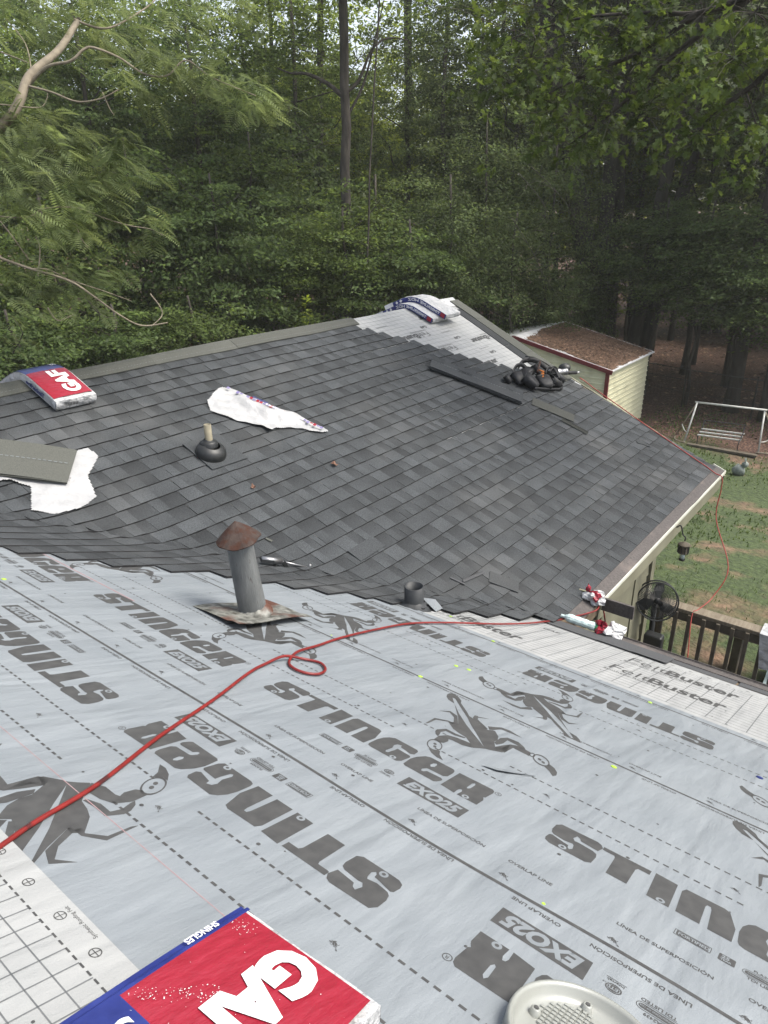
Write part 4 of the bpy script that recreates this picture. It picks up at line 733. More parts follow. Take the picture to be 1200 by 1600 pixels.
lettering(t, M_['white_ink'], T('SHINGLES', .012, 0, 0, .04, 0, 1.), lambda x, y: f_near(.08+x, .005+y, .0745))
sc = MB(); rr = random.Random(8)
for k in range(200):
    q_ = rr.random()
    if q_ < .6: tt_ = rr.random(); x, y = .285-.10*tt_+rr.gauss(0, .008), .03+.10*tt_+rr.gauss(0, .010)
    elif q_ < .8: x, y = .05+rr.gauss(0, .012), .045+rr.gauss(0, .014)
    else: x, y = rr.uniform(.03, .5), rr.uniform(.03, .29)
    x = min(max(x, .02), .6); y = min(max(y, .026), .29); s_ = rr.uniform(.0003, .0011); a = rr.uniform(0, 3)
    sc.add([f_near(x+s_*math.cos(a+q)*(1.8 if q in (0, 3.1) else .6), y+s_*math.sin(a+q), .0741) for q in (0, 1.5, 3.1, 4.6)], [(0, 1, 2, 3)])
o = sc.build('scuff_marks', M_['white_ink'], t); o['kind'] = 'stuff'
# left bundle sagging over the ridge, far wing
def ridge_fn(u0, qn, sg, W, hb):
    """x runs up the slope from the near end and bends over the ridge"""
    Lr = RIDGE-qn
    def f(x, y, z):
        u = u0 + y
        r_ = .30                                      # bend radius
        xs = x; bend0 = Lr-.13; ang = math.atan(S)
        if xs <= bend0: P = FP(u, qn+xs, 0); N_ = FN
        else:
            P = FP(u, qn+bend0, 0); th = min((xs-bend0)/.34, 2*ang); k = .34
            # arc turning downwards by th
            t0 = FQ; n0 = FN
            P = P + t0*(math.sin(th)*k) - n0*((1-math.cos(th))*k); N_ = (n0*math.cos(th)+t0*math.sin(th)); T__ = (t0*math.cos(th)-n0*math.sin(th))
            rest = (xs-bend0)-th*k
            if rest > 0: P = P+T__*rest
        return P + N_*(z+hb) 
    return f
fl2 = ridge_fn(2.60, 4.06, 1, .34, .026)
t = bundle('shingle_bundle', 'red and blue wrapped shingle bundle draped over the ridge at the left edge', fl2, .98, .335, .085, [('red_panel', M_['red_ink'], .035, .41, .004, .325), ('navy_panel', M_['blue_ink'], .41, .97, .004, .325)], None, seed=4, side=M_['white_film'])
lettering(t, M_['white_ink'], T('GAF', .12, 0, 0, .075, 0, 1.0), lambda x, y: fl2(.07+x*.98, .27-y, .0925))
lettering(t, M_['white_ink'], T('Shingles', .04, 0, 0, .04), lambda x, y: fl2(.47+x, .30-y, .0925))
lettering(t, M_['blue_ink'], T('Timberline', .036, 0, 0, .05, 0, 1.1), lambda x, y: fl2(.15+x, -.0078, .02+y))
lettering(t, M_['ink'], ([(a, c_) for k in range(12) for a, c_ in ((k*.009, 0), (k*.009+.003+(k % 3)*.0015, 0), (k*.009+.003+(k % 3)*.0015, .028), (k*.009, .028))], [tuple(range(4*k, 4*k+4)) for k in range(12)]), lambda x, y: fl2(-.0125, .07+x, .028+y), 'barcode')
# two bundles stacked over the ridge at the peak
def ridge_stack(u0, qn, hb, lab, sd):
    f = ridge_fn(u0, qn, 1, .34, hb)
    t = bundle('shingle_bundle', lab, f, .95, .335, .072, [], None, 'shingle bundles over the far peak', seed=sd, side=M_['blue_ink'])
    lettering(t, M_['white_ink'], T('TIMBERLINE HDZ', .034, 0, 0, .03, 0, 1.2), lambda x, y: f(.52-x, -.0085, .02+y)) if False else lettering(t, M_['white_ink'], T('TIMBERLINE HDZ', .034, 0, 0, .03, 0, 1.25), lambda x, y: f(.10+x, -.0088, .018+y))
    q = MB(); quad_grid(q, lambda a, c: f(a, -.0082, c), .015, .085, .008, .062, 1, 1); q.build('red_panel', M_['red_ink'], t)
    q = MB(); quad_grid(q, lambda a, c: f(a, -.0082, c), .80, .95, .004, .068, 3, 1); q.build('white_panel', M_['white_ink'], t)
    q = MB()
    for k in range(2):
        c0 = (.66+.07*k, .036); q.add([f(c0[0]+dx, -.0088, c0[1]+dz) for dx, dz in ((.022, 0), (0, .022), (-.022, 0), (0, -.022))], [(0, 1, 2, 3)])
    q.build('print', M_['white_ink'], t); 
    q = MB(); rr = random.Random(sd)
    for k in range(3):
        x = .35+.12*k; quad_grid(q, lambda a, c: f(a, c, .0755), x, x+.02, .05, .28, 1, 6)
    return t
ridge_stack(7.74, 4.10, .02, 'lower of the two navy sided shingle bundles bent over the far peak', 11)
ridge_stack(7.90, 4.02, .096, 'upper of the two bundles at the far peak, white on top with navy lettered side', 12)

# ------------------------------------------------------------------ loose shingles and empty wrappers
def loose(u, q, ang, L, Wd, n_, h0, label, gname, cat='shingles', mats_='shingle_olive', tilt=0.):
    base = FP(u, q, .01); t = thing('shingle_stack', label, cat, tuple(base)); ca, sa = math.cos(R(ang)), math.sin(R(ang)); rr = random.Random(int(u*100))
    for k in range(n_):
        b = MB(); du, dq = rr.uniform(-.012, .012), rr.uniform(-.006, .006); vs = []; nx = 8; h = h0+.006*k
        for j in range(3):
            for i in range(nx+1):
                x, y = (i/nx-.5)*L+du, (j/2-.5)*Wd+dq
                vs.append(FP(u+x*ca-y*sa, q+x*sa+y*ca, h + tilt*(1 if j == 0 else 0)*0 + .01*abs(math.sin(i*.5+k))))
        n0 = len(vs); vs += [v-FN*.005 for v in vs]; W_ = nx+1
        fs = [(j*W_+i, j*W_+i+1, j*W_+i+W_+1, j*W_+i+W_) for j in range(2) for i in range(nx)]
        fs += [(i, n0+i, n0+i+1, i+1) for i in range(nx)] + [(2*W_+i+1, n0+2*W_+i+1, n0+2*W_+i, 2*W_+i) for i in range(nx)]
        fs += [(0, W_, n0+W_, n0), (W_, 2*W_, n0+2*W_, n0+W_), (nx, n0+nx, n0+nx+W_, nx+W_), (nx+W_, n0+nx+W_, n0+nx+2*W_, nx+2*W_)]
        tt = [rr.uniform(.88, 1.1)]*len(vs); b.add(vs, fs, 0, tt)
        o = b.build('loose_shingle', M_[mats_], t)
        if k == n_-1:
            s_ = MB()
            for i in range(int(L/.034)):
                x0 = -L/2+.01+i*.034
                s_.add([FP(u+du+x*ca-(y+dq)*sa, q+x*sa+(y+dq)*ca, h+.012) for x, y in ((x0, .012), (x0+.022, .012), (x0+.022, .017), (x0, .017))], [(0, 1, 2, 3)])
            s_.build('sealant_line', M_['sheet_ink'], o)
            if n_ > 3:   # granule blocks on the exposed half
                x0 = -L/2; kk = 0; s_ = MB()
                while x0 < L/2-.1:
                    w_ = rr.choice((.1, .14, .18)); w_ = min(w_, L/2-x0)
                    if kk % 2 == 0: s_.add([FP(u+x*ca-y*sa, q+x*sa+y*ca, h+.013) for x, y in ((x0, .025), (x0+w_, .025), (x0+w_, Wd/2), (x0, Wd/2))], [(0, 1, 2, 3)], 0, rr.uniform(.7, .9))
                    x0 += w_; kk += 1
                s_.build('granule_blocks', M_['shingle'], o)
    return t
loose(6.98, 2.86, -62, 1.12, .30, 6, .03, 'stack of loose plain strips lying slantwise beside the tool pile near the far peak', None, mats_='shingle')
loose(1.90, 3.74, -41, 1.12, .38, 3, .040, 'loose shingles stacked on a torn white wrapper at the left edge', None)
def crumple(name, label, outline, h, m_, fn=FP, nsub=64, amp=.02, seed=1, cat='wrapper', folds=()):
    """film sheet inside an outline, crumpled"""
    rr = random.Random(seed); us = [p[0] for p in outline]; qs = [p[1] for p in outline]; u0, u1, q0, q1 = min(us), max(us), min(qs), max(qs)
    def inside(x, y):
        c = False; n_ = len(outline)
        for i in range(n_):
            x1, y1 = outline[i]; x2, y2 = outline[(i+1) % n_]
            if (y1 > y) != (y2 > y) and x < (x2-x1)*(y-y1)/(y2-y1)+x1: c = not c
        return c
    ph = [rr.uniform(0, 6) for _ in range(8)]
    def hh(x, y): return h + .006 + amp*(.5+.5*math.sin(x*13+ph[0]+2*math.sin(y*7+ph[1])))*(.5+.5*math.sin(y*9+x*6+ph[2]+2*math.sin(x*8+ph[3]))) + amp*.12*math.sin(x*41+y*17+ph[4])*math.sin(y*33-x*9+ph[5])
    vs, fs, ix = [], [], {}
    nu = nsub*2; nq = nsub*2
    def V(i, j):
        if (i, j) not in ix:
            x, y = u0+(u1-u0)*i/nu, q0+(q1-q0)*j/nq; ix[(i, j)] = len(vs); vs.append(fn(x, y, hh(x, y)))
        return ix[(i, j)]
    for j in range(nq):
        for i in range(nu):
            if inside(u0+(u1-u0)*(i+.5)/nu, q0+(q1-q0)*(j+.5)/nq): fs.append((V(i, j), V(i+1, j), V(i+1, j+1), V(i, j+1)))
    b = MB(); b.add(vs, fs); return b
b = crumple('', '', [(1.2, 3.9), (1.6, 3.62), (1.93, 3.45), (2.0, 3.34), (1.88, 3.12), (1.98, 3.02), (2.15, 3.0), (2.30, 3.06), (2.36, 3.26), (2.56, 3.44), (2.55, 3.56), (2.2, 3.5), (1.6, 3.95)], .014, None, seed=3, amp=.020)
t = thing('torn_wrapper', 'torn white plastic wrapper crumpled under the loose shingles at the left', 'wrapper', tuple(FP(2.1, 3.3, .01)))
b.build('film', M_['torn_film'], t, True)
lettering(t, M_['ink'], T('PLACE THIS SIDE UP', .016, 0, 0, .02), lambda x, y: FP(2.08+x*.8, 3.36+y-x*.5, .054))
b = crumple('', '', [(3.72, 3.60), (3.80, 3.74), (4.08, 3.87), (4.14, 3.84), (4.50, 2.98), (4.49, 2.90), (4.43, 2.92), (4.22, 3.10), (4.08, 3.16), (3.98, 3.14), (3.99, 3.22), (3.84, 3.38)], .016, None, seed=9, amp=.05)
t = thing('empty_wrapper', 'flattened empty white wrapper with red and violet print lying above the rubber boot', 'wrapper', tuple(FP(4.1, 3.4, .01)))
b.build('film', M_['torn_film'], t, True)
q = MB(); qb = MB(); A0, A1 = Vector((4.10, 3.86)), Vector((4.49, 2.95)); rr = random.Random(4)
dx = (A1-A0); nrm = Vector((-.92, -.39))
for i in range(30):
    a, c_ = i/30, (i+.8)/30; w0, w1 = .020+rr.uniform(-.006, .006), .052+rr.uniform(-.01, .01)
    m_ = q if (i % 8 in (2, 3)) or rr.random() < .1 else qb
    if i < 7 and rr.random() < .6: continue
    P = [A0+dx*a+nrm*w0, A0+dx*c_+nrm*w0, A0+dx*c_+nrm*w1, A0+dx*a+nrm*w1]; m_.add([FP(p.x, p.y, .052) for p in P], [(0, 1, 2, 3)])
q.build('red_print', M_['red_ink'], t); qb.build('print', mat('violet_print', (.07, .05, .16), (.2, .18, .3), .4, 60), t)
lettering(t, M_['white_ink'], T('Timberline HDZ', .026, 0, 0, .03, 0, 1.6), lambda x, y: (lambda p: FP(p.x, p.y, .0535))(A0+dx*(.42+x*.95)+nrm*(.046-y)))
lettering(t, M_['blue_ink'], T('Shingles', .026, 0, 0, .05, 0, 1.3), lambda x, y: (lambda p: FP(p.x, p.y, .054))(A0+dx*(.28+x)+nrm*(.018-y)))

# torn flap lifted from the underlayment
t = MB(); t.add([NP(1.755, .885, .014), NP(1.765, .83, .019), NP(1.80, .795, .018), NP(1.875, .735, .014), NP(1.83, .765, .012), NP(1.835, .80, .011), NP(1.79, .86, .012)], [(0, 6, 1), (1, 6, 5, 2), (2, 5, 4, 3)])
t.build('torn_flap', M_['sheet'], house)

# ------------------------------------------------------------------ round milky lid in the foreground
lc = NP(.72, .10, .02); t = thing('bucket_lid', 'round milky white plastic bucket lid at the bottom right foreground', 'lid', tuple(lc)); LA = (NX, Y_, NN)
lc = NP(.845, .20, .012)
b = MB(); b.lathe([(.001, .012), (.05, .012), (.10, .012), (.118, .013), (.128, .022), (.131, .034), (.135, .040), (.140, .040), (.143, .034), (.143, .020), (.145, .0)], lc, 48, LA); b.build('dish', M_['lid'], t, True)
kb = MB()
for (a, r_) in ((80, .104), (18, .116), (160, .11), (280, .12), (225, .10)):
    c_ = lc+(NX*math.cos(R(a))+Y_*math.sin(R(a)))*r_; kb.lathe([(.012, .010), (.009, .024), (.006, .026), (.004, .024), (.0035, .012)], c_, 12, LA)
kb.build('boss', M_['lid'], t, True)['kind'] = 'stuff'
wf_ = MB(); rr = random.Random(6)
for i in range(13):
    for j in range(13):
        x, y = (i-6)*.0105, (j-6)*.0105
        if x*x+y*y < .066**2: c_ = lc+NX*(x+.035)+Y_*(y+.035); wf_.box(c_+NN*.0145, (.0075, .0075, .005), LA)
wf_.build('waffle_ribs', M_['lid'], t, bevel=.001)
hl = MB()
for (a, r_) in ((80, .104), (18, .116)): hl.lathe([(0, .0268), (.0045, .0265)], lc+(NX*math.cos(R(a))+Y_*math.sin(R(a)))*r_, 10, LA)
hl.build('screw_hole', M_['ink'], t)

# ------------------------------------------------------------------ tools on the roof
t0 = FP(7.85, 2.62, .02)
t = thing('tool_belt', 'black tool belt and pouches heaped at the roof edge below the bare felt', 'tool belt', tuple(t0))
def fpv(u, q, h): return FP(u, q, h)
def pouch(u, q, h, r_, sd, name='pouch'):
    b = MB(); b.blob(FP(u, q, h), r_, 14, 0, sd, .35); return b.build(name, M_['black'], t, True)
def pocket(u, q, h, yaw, tip, w_, d_, hh, sd):
    X1 = (X_*math.cos(R(yaw))+Y_*math.sin(R(yaw))); Y1 = Z_.cross(X1); Z1 = (Z_*math.cos(R(tip))+Y1*math.sin(R(tip))).normalized(); Y2 = Z1.cross(X1); c = FP(u, q, h); rr = random.Random(sd); b = MB(); vs = []
    for k_, (sc_, z) in enumerate(((.55, -.5), (.85, -.35), (1., .0), (1.08, .5), (1.0, .5), (.85, .1), (.5, -.3))):
        for a in range(14):
            t_ = 2*math.pi*a/14; cx = math.copysign(abs(math.cos(t_))**.55, math.cos(t_)); sy = math.copysign(abs(math.sin(t_))**.55, math.sin(t_)); j_ = 1+rr.uniform(-.07, .07)
            vs.append(c+X1*(cx*w_/2*sc_*j_)+Y2*(sy*d_/2*sc_*j_)+Z1*(z*hh))
    b.add(vs, [(i*14+a, i*14+(a+1) % 14, (i+1)*14+(a+1) % 14, (i+1)*14+a) for i in range(6) for a in range(14)]+[tuple(range(14))[::-1], tuple(range(84, 98))]); o = b.build('pouch', M_['black'], t, True)
    tb_ = MB(); tb_.tube([vs[42+a % 14]+Z1*.003 for a in range(15)], .005, 5, cap=False); tb_.build('rim', M_['black_rubber'], o)
pocket(7.66, 2.50, .085, 20, 55, .21, .11, .20, 1); pocket(7.86, 2.40, .08, -35, 70, .18, .10, .19, 2); pocket(8.06, 2.36, .075, 60, 60, .15, .10, .19, 3); pocket(8.18, 2.52, .08, -10, -50, .16, .09, .17, 4); pocket(7.78, 2.66, .075, 70, -65, .17, .09, .17, 5); pocket(7.46, 2.70, .05, 15, 40, .10, .06, .10, 6); pocket(7.98, 2.60, .12, 10, 30, .14, .08, .15, 8)
def ribbon(P, wd, name='belt_strap', m_='black'):
    sp = spline(P, 6); b = MB(); 
    for i, p in enumerate(sp):
        d_ = (sp[min(i+1, len(sp)-1)]-sp[max(i-1, 0)]).normalized(); s_ = d_.cross(Vector((.3, .9, .25))).normalized(); n0 = d_.cross(s_)
        b.v += [tuple(p+s_*wd/2+n0*.004), tuple(p-s_*wd/2+n0*.004), tuple(p-s_*wd/2-n0*.004), tuple(p+s_*wd/2-n0*.004)]; b.t += [1.]*4
        if i: k = 4*(i-1); fs_ = [(k+j, k+(j+1) % 4, k+4+(j+1) % 4, k+4+j) for j in range(4)]; b.f += fs_; b.mi += [0]*4
    return b.build(name, M_[m_], t, True)
ribbon([FP(7.56, 2.62, .05), FP(7.58, 2.72, .11), FP(7.68, 2.76, .15), FP(7.80, 2.74, .15), FP(7.86, 2.66, .10)], .05)
ribbon([FP(7.80, 2.78, .10), FP(7.94, 2.80, .15), FP(8.10, 2.72, .17), FP(8.20, 2.60, .12), FP(8.24, 2.44, .08)], .06)
pocket(8.28, 2.40, .07, 30, 55, .15, .09, .15, 9); pocket(7.58, 2.62, .07, -20, 50, .14, .08, .16, 10)
ribbon([FP(7.60, 2.40, .06), FP(7.76, 2.34, .05), FP(7.96, 2.26, .05), FP(8.12, 2.26, .04), FP(8.22, 2.34, .06)], .04)
ribbon([FP(7.90, 2.46, .17), FP(8.0, 2.50, .21), FP(8.12, 2.46, .19), FP(8.14, 2.36, .12)], .03)
pts = [FP(8.0, 2.8, .20), FP(8.15, 2.78, .17), FP(8.3, 2.66, .13), FP(8.38, 2.5, .08)]; b = MB()
for a, c_ in zip(spline(pts, 4), spline(pts, 4)[1:]): b.beam(a, c_, .07, .012)
b.build('belt_strap', M_['black'], t)
b = MB(); b.box(FP(7.80, 2.46, .19), (.055, .03, .012), ((X_+Y_*.7).normalized(), (Y_-X_*.7).normalized(), Z_)); b.box(FP(7.84, 2.50, .195), (.10, .018, .012), ((X_*.6+Y_*.8).normalized(), (Y_*.6-X_*.8).normalized(), Z_)); b.box(FP(7.74, 2.42, .185), (.05, .014, .01), ((X_*.9+Y_*.3).normalized(), (Y_*.9-X_*.3).normalized(), Z_)); b.build('orange_grip', M_['orange'], t)
b = MB(); b.tube([FP(7.78, 2.52, .18), FP(7.98, 2.62, .24)], .013, 8); b.build('red_handle', M_['rust'], t)
b = MB()
for (u, q, h) in ((7.60, 2.52, .20), (7.68, 2.50, .19), (8.02, 2.34, .15), (8.1, 2.30, .10), (7.9, 2.30, .10), (7.95, 2.36, .14)): b.lathe([(.012, 0), (.012, .006), (.005, .007)], FP(u, q, h), 8)
b.build('rivet', M_['steel'], t)
b = MB(); b.box(FP(8.06, 2.48, .19), (.08, .03, .006), ((X_*.8+Z_*.3).normalized(), Y_, Z_)); b.build('buckle', M_['steel'], t)
# nail gun at the edge
t1 = FP(8.42, 2.40, .02); t = thing('nail_gun', 'grey and black air nail gun lying at the roof edge beside the tool belt', 'nail gun', tuple(t1))
D_ = (X_*.85-Y_*.45+Z_*.0).normalized(); E_ = D_.cross(Z_).normalized()
c0 = FP(8.36, 2.44, .11)
b = MB(); b.lathe([(.001, -.09), (.045, -.09), (.05, -.07), (.05, -.02), (.04, 0), (.038, .05), (.045, .06), (.045, .08), (.001, .085)], c0, 18, (E_, Z_.cross(D_).cross(D_)*-1 if False else D_.cross(E_), D_)); b.build('cylinder_head', M_['steel'], t, True)
b = MB(); b.tube([c0+D_*.03-Z_*.01, c0+D_*.12-Z_*.02, c0+D_*.24-Z_*.03], [.03, .024, .022], 12); b.build('handle', M_['black'], t, True)
b = MB(); b.blob(c0+D_*.14+Y_*.08+Z_*.03, (.075, .075, .06), 14, 0, 3, .1); b.build('coil_magazine', M_['black_rubber'], t, True)
b = MB(); b.tube([c0+D_*.24-Z_*.03, c0+D_*.29-Z_*.032], .014, 10); b.build('air_fitting', M_['steel'], t, True)
b = MB(); b.beam(c0-D_*.08-Z_*.03, c0-D_*.05-Z_*.12, .02, .03); b.build('nose_piece', M_['cast'], t)
# small nail gun by the flue
c0 = NP(3.02, 3.22, .07); D_ = (NP(3.36, 3.16, .0)-NP(3.0, 3.30, .0)).normalized(); E_ = D_.cross(Z_).normalized(); U2 = E_.cross(D_)
t = thing('caulking_gun', 'small silver and black hand tool lying in the valley behind the flue pipe', 'hand tool', tuple(NP(3.1, 3.22, .02)))
b = MB(); b.tube([c0-D_*.04, c0+D_*.11], .021, 14); b.build('barrel', M_['steel'], t, True)
b = MB(); b.tube([c0+D_*.10, c0+D_*.33-Z_*.03], .007, 8); b.build('rod', M_['steel'], t, True)
b = MB(); b.beam(c0+D_*.12, c0+D_*.20-U2*.085, .022, .03); b.beam(c0+D_*.06-U2*.02, c0+D_*.13-U2*.09, .014, .018); b.build('grip', M_['black_rubber'], t, bevel=.004)
b = MB(); b.tube([c0+D_*.32-Z_*.03, c0+D_*.33-Z_*.0], .009, 8); b.build('hook', M_['steel'], t, True)
b = MB(); b.box(c0-D_*.0+U2*.0, (.09, .05, .012), (D_, E_, U2)); b.build('cradle', M_['cast'], t)

# ------------------------------------------------------------------ rubbish at the corner of the two wings
t = thing('crumpled_wrapper', 'crumpled red and white plastic scrap on the shingles at the far wing corner', 'litter', tuple(FP(4.80, .24, .02)))
b = MB(); b.blob(FP(4.80, .24, .05), (.06, .07, .045), 14, 0, 4, .7); b.build('film', M_['white_film'], t)
b = MB(); b.blob(FP(4.79, .235, .075), (.036, .04, .032), 12, 0, 9, .8); b.blob(FP(4.80, .31, .095), (.02, .02, .03), 8, 0, 2, .6); b.build('red_print', M_['red_ink'], t)
t = thing('crumpled_wrapper', 'crumpled red and white wrapper beside the clear bottle on the dark eave strip', 'litter', tuple(NP(4.72, 1.44, .02)))
b = MB(); b.blob(NP(4.74, 1.40, .05), (.075, .07, .04), 14, 0, 14, .8); b.build('film', M_['white_film'], t)
b = MB(); b.blob(NP(4.70, 1.46, .065), (.05, .05, .04), 12, 0, 19, .8); b.blob(NP(4.78, 1.40, .07), (.025, .03, .02), 8, 0, 2, .6); b.build('red_print', M_['red_ink'], t)
t = thing('drink_bottle', 'crushed clear plastic bottle lying beside the red hose at the roof corner', 'bottle', tuple(NP(4.72, 1.62, .02)))
B0, B1 = NP(4.68, 1.76, .055), NP(4.70, 1.50, .05); DD = (B1-B0)
b = MB(); prof = [.012, .013, .03, .034, .031, .034, .031, .034, .030, .034, .03]; b.tube([B0+DD*(k/10) for k in range(11)], prof, 12); b.build('bottle_body', M_['clear'], t)
b = MB(); b.tube([B1+DD*.0, B1+DD*.07], .03, 12); b.build('green_base', mat('green_plastic', (.02, .18, .07), None, .4, 20), t)
# dry leaves on the shingles
leaf_group = 'dry leaves on the shingles'
for (u, q, lab, s_) in ((4.17, 2.52, 'curled dry brown leaf on the shingles right of the rubber boot', .035), (3.34, 2.62, 'small orange dry leaf on the shingles below the rubber boot', .026)):
    b = MB(); P = FP(u, q, .022); a = u*3
    vs = [P+X_*(math.cos(a+k*.785)*s_*(1 if k % 2 else .55))+FQ*(math.sin(a+k*.785)*s_*(1 if k % 2 else .55))+FN*(.012*(k % 3)) for k in range(8)]+[P]
    b.add(vs, [(8, k, (k+1) % 8) for k in range(8)]); tag(b.build('dry_leaf', M_['leaf_fall'], loc=tuple(P)), lab, 'leaf', leaf_group)

# ------------------------------------------------------------------ deck, fan, tarp
t = thing('deck', 'weathered wooden deck with baluster railing below the near eave', 'deck', (5.8, -.5, 1.0))
y = 1.8; 
b = MB()
x = 4.15
while x < 7.3:
    q = MB(); q.box((x+.068, -2.1, 1.18), (.135, 7.8, .035)); q.build('board', M_['wood'], t); x += .142
RX, RZ = 7.30, 2.2
q = MB(); q.box((RX, -1.65, RZ), (.15, 6.9, .04)); q.build('top_rail', M_['wood'], t, bevel=.004)
q = MB(); q.box((RX-.045, -1.65, RZ-.075), (.04, 6.8, .095)); q.build('upper_rail', M_['wood_dark'], t); q = MB(); q.box((RX-.045, -1.65, 1.33), (.04, 6.8, .09)); q.build('lower_rail', M_['wood'], t)
y = 1.76
while y > -4.9: q = MB(); q.box((RX-.085, y, 1.74), (.038, .038, .88)); q.build('baluster', M_['wood_dark'], t); y -= .145
for y in (1.84, .0-.5, -2.6, -4.9): q = MB(); q.box((RX+.02, y, 1.3), (.09, .09, 1.8)); q.build('post', M_['wood'], t)
q = MB(); q.box((8.3, .1, 1.55), (.28, 2.4, .045)); q.build('bench_top', M_['wood'], t)
for y in (-.9, 1.1): q = MB(); q.box((8.3, y, 1.28), (.2, .09, .5)); q.build('bench_leg', M_['wood_dark'], t)
# pedestal fan
fc = Vector((6.75, 1.72, CZ-3.80)); vd = (Vector((0, 0, CZ))-fc); vd.z *= .35; vd = (vd.normalized()+Vector((-.1, -.25, .1))).normalized(); s1 = vd.cross(Z_).normalized(); s2 = s1.cross(vd)
t = thing('pedestal_fan', 'black metal pedestal fan standing at the deck corner against the house wall', 'fan', (6.75, 1.72, 1.2))
q = MB()
Rf = .205
for r_, o_ in ((Rf, 0), (Rf, .09), (Rf*.55, .07)):
    pp = [fc+vd*(o_-.04)+(s1*math.cos(2*math.pi*k/36)+s2*math.sin(2*math.pi*k/36))*r_ for k in range(37)]; q.tube(pp, .008 if r_ == Rf else .003, 6)
for k in range(64):
    a = 2*math.pi*k/64; d_ = s1*math.cos(a)+s2*math.sin(a)
    for o_, m__ in ((.07, .09), (-.07, -.06)): q.tube([fc+vd*(m__-.0)+d_*.05, fc+vd*(m__*.8)+d_*Rf*.6, fc+vd*(m__*.3)+d_*Rf], .0022, 4)
q.build('guard', M_['black_rubber'], t)
q = MB()
for k in range(3):
    a = R(90+120*k+8); d_ = s1*math.cos(a)+s2*math.sin(a); e_ = s2*math.cos(a)-s1*math.sin(a)
    q.add([fc+d_*.03-e_*.02, fc+d_*.12-e_*.065+vd*.02, fc+d_*.185-e_*.05+vd*.02, fc+d_*.19+e_*.03-vd*.02, fc+d_*.12+e_*.055-vd*.02, fc+d_*.03+e_*.02], [(0, 1, 2, 3, 4, 5)]); 
q.build('blade', M_['black_rubber'], t)
q = MB(); q.lathe([(.001, .03), (.03, .03), (.035, 0), (.06, -.08), (.05, -.16), (.001, -.17)], fc, 18, (s1, s2, vd)); q.build('motor', M_['black_rubber'], t, True)
q = MB(); q.tube([fc-vd*.1, Vector((fc.x+.08, fc.y+.02, 1.9)), Vector((fc.x+.08, fc.y, 1.22))], .03, 10); q.build('pole', M_['black_rubber'], t, True)
q = MB(); q.box((fc.x-.0, fc.y-.03, 1.80), (.12, .19, .60)); q.build('control_box', M_['black_rubber'], t, bevel=.02)
for (dx, dy) in ((-.25, -.2), (.2, -.25), (0, .2)): q = MB(); q.tube([(fc.x+.05, fc.y, 1.5), (fc.x+.05+dx, fc.y+dy, 1.21)], .014, 8); q.build('leg', M_['black_rubber'], t)
# tarp heap on the deck
b = crumple('', '', [(4.4, .8), (5.2, 1.5), (6.3, 1.55), (7.05, 1.2), (7.1, .4), (7.15, -.6), (7.1, -1.8), (6, -3), (4.6, -3)], 0, None, fn=lambda x, y, h: Vector((x, y, 1.22+h+.28*smooth(5.2, 7.2, x)+.12*math.sin(y*3.1+x))), nsub=20, amp=.12, seed=5)
t = thing('tarp', 'dark blue tarpaulin heaped on the deck behind the near eave', 'tarpaulin', (6.3, -.3, 1.2)); b.build('sheet', M_['tarp'], t, True)
b = crumple('', '', [(7.9, .7), (8.5, .8), (8.8, .3), (8.6, -.3), (8.0, -.2)], 0, None, fn=lambda x, y, h: Vector((x, y, 1.1+h)), nsub=8, amp=.12, seed=7)
t = thing('plastic_sheet', 'crumpled grey plastic sheet on the ground seen between the balusters', 'plastic sheet', (8.3, .2, 1.1)); b.build('sheet', M_['clear'], t)
t = thing('wire_coil', 'loose coil of pale wire hanging inside the deck railing', 'wire', (7.6, .3, 1.5)); q = MB()
for k in range(3): q.tube([Vector((7.75+.05*k, .28+.20*math.cos(a*.35+k)*(1-.1*k), 1.62-.05*k+.27*math.sin(a*.35+k))) for a in range(19)], .004, 5)
q.build('strand', M_['steel'], t)
b = crumple('', '', [(7.18, .78), (7.42, .78), (7.42, .5), (7.18, .45)], 0, None, fn=lambda x, y, h: Vector((x, y, 2.225+h)), nsub=4, amp=.02, seed=8)
t = thing('white_cloth', 'white cloth draped over the deck rail at the right edge', 'cloth', (7.3, .6, 2.22)); b.add([(7.17, .78, 2.24), (7.17, .42, 2.24), (7.15, .44, 1.88), (7.16, .72, 1.84)], [(0, 1, 2, 3)]); b.build('fabric', M_['white_film'], t)

# ------------------------------------------------------------------ bird feeder
G0 = Vector((6.75, EY-.02, EZ-.03)); FC = Vector((6.72, 1.54, CZ-3.16))
t = thing('bird_feeder', 'brown hanging bird feeder hooked to the far wing gutter', 'bird feeder', tuple(FC))
q = MB(); q.tube(spline([G0, G0+Vector((-.01, -.04, .03)), FC+Vector((.02, .03, .16)), FC+Vector((.0, 0, .15)), FC+Vector((.0, 0, .11))], 5), .007, 6); q.build('hook', M_['black_rubber'], t)
q = MB(); q.lathe([(.001, .10), (.02, .095), (.058, .075), (.060, .068), (.05, .062)], FC, 20); q.build('cap', M_['wood_dark'], t, True)
q = MB(); q.lathe([(.046, .065), (.048, -.02), (.034, -.024)], FC, 16); q.build('housing', M_['wood_dark'], t)
q = MB()
for k in range(10): a = 2*math.pi*k/10; q.tube([FC+Vector((math.cos(a)*.050, math.sin(a)*.050, .06)), FC+Vector((math.cos(a)*.051, math.sin(a)*.051, -.02))], .004, 5)
q.build('bar', M_['black_rubber'], t)
q = MB(); q.lathe([(.025, -.02), (.025, -.085), (.001, -.085)], FC, 14); q.build('tube', M_['clear'], t, True)
q = MB(); q.lathe([(.028, -.08), (.03, -.10), (.001, -.105)], FC, 14); q.build('tray', M_['black_rubber'], t)

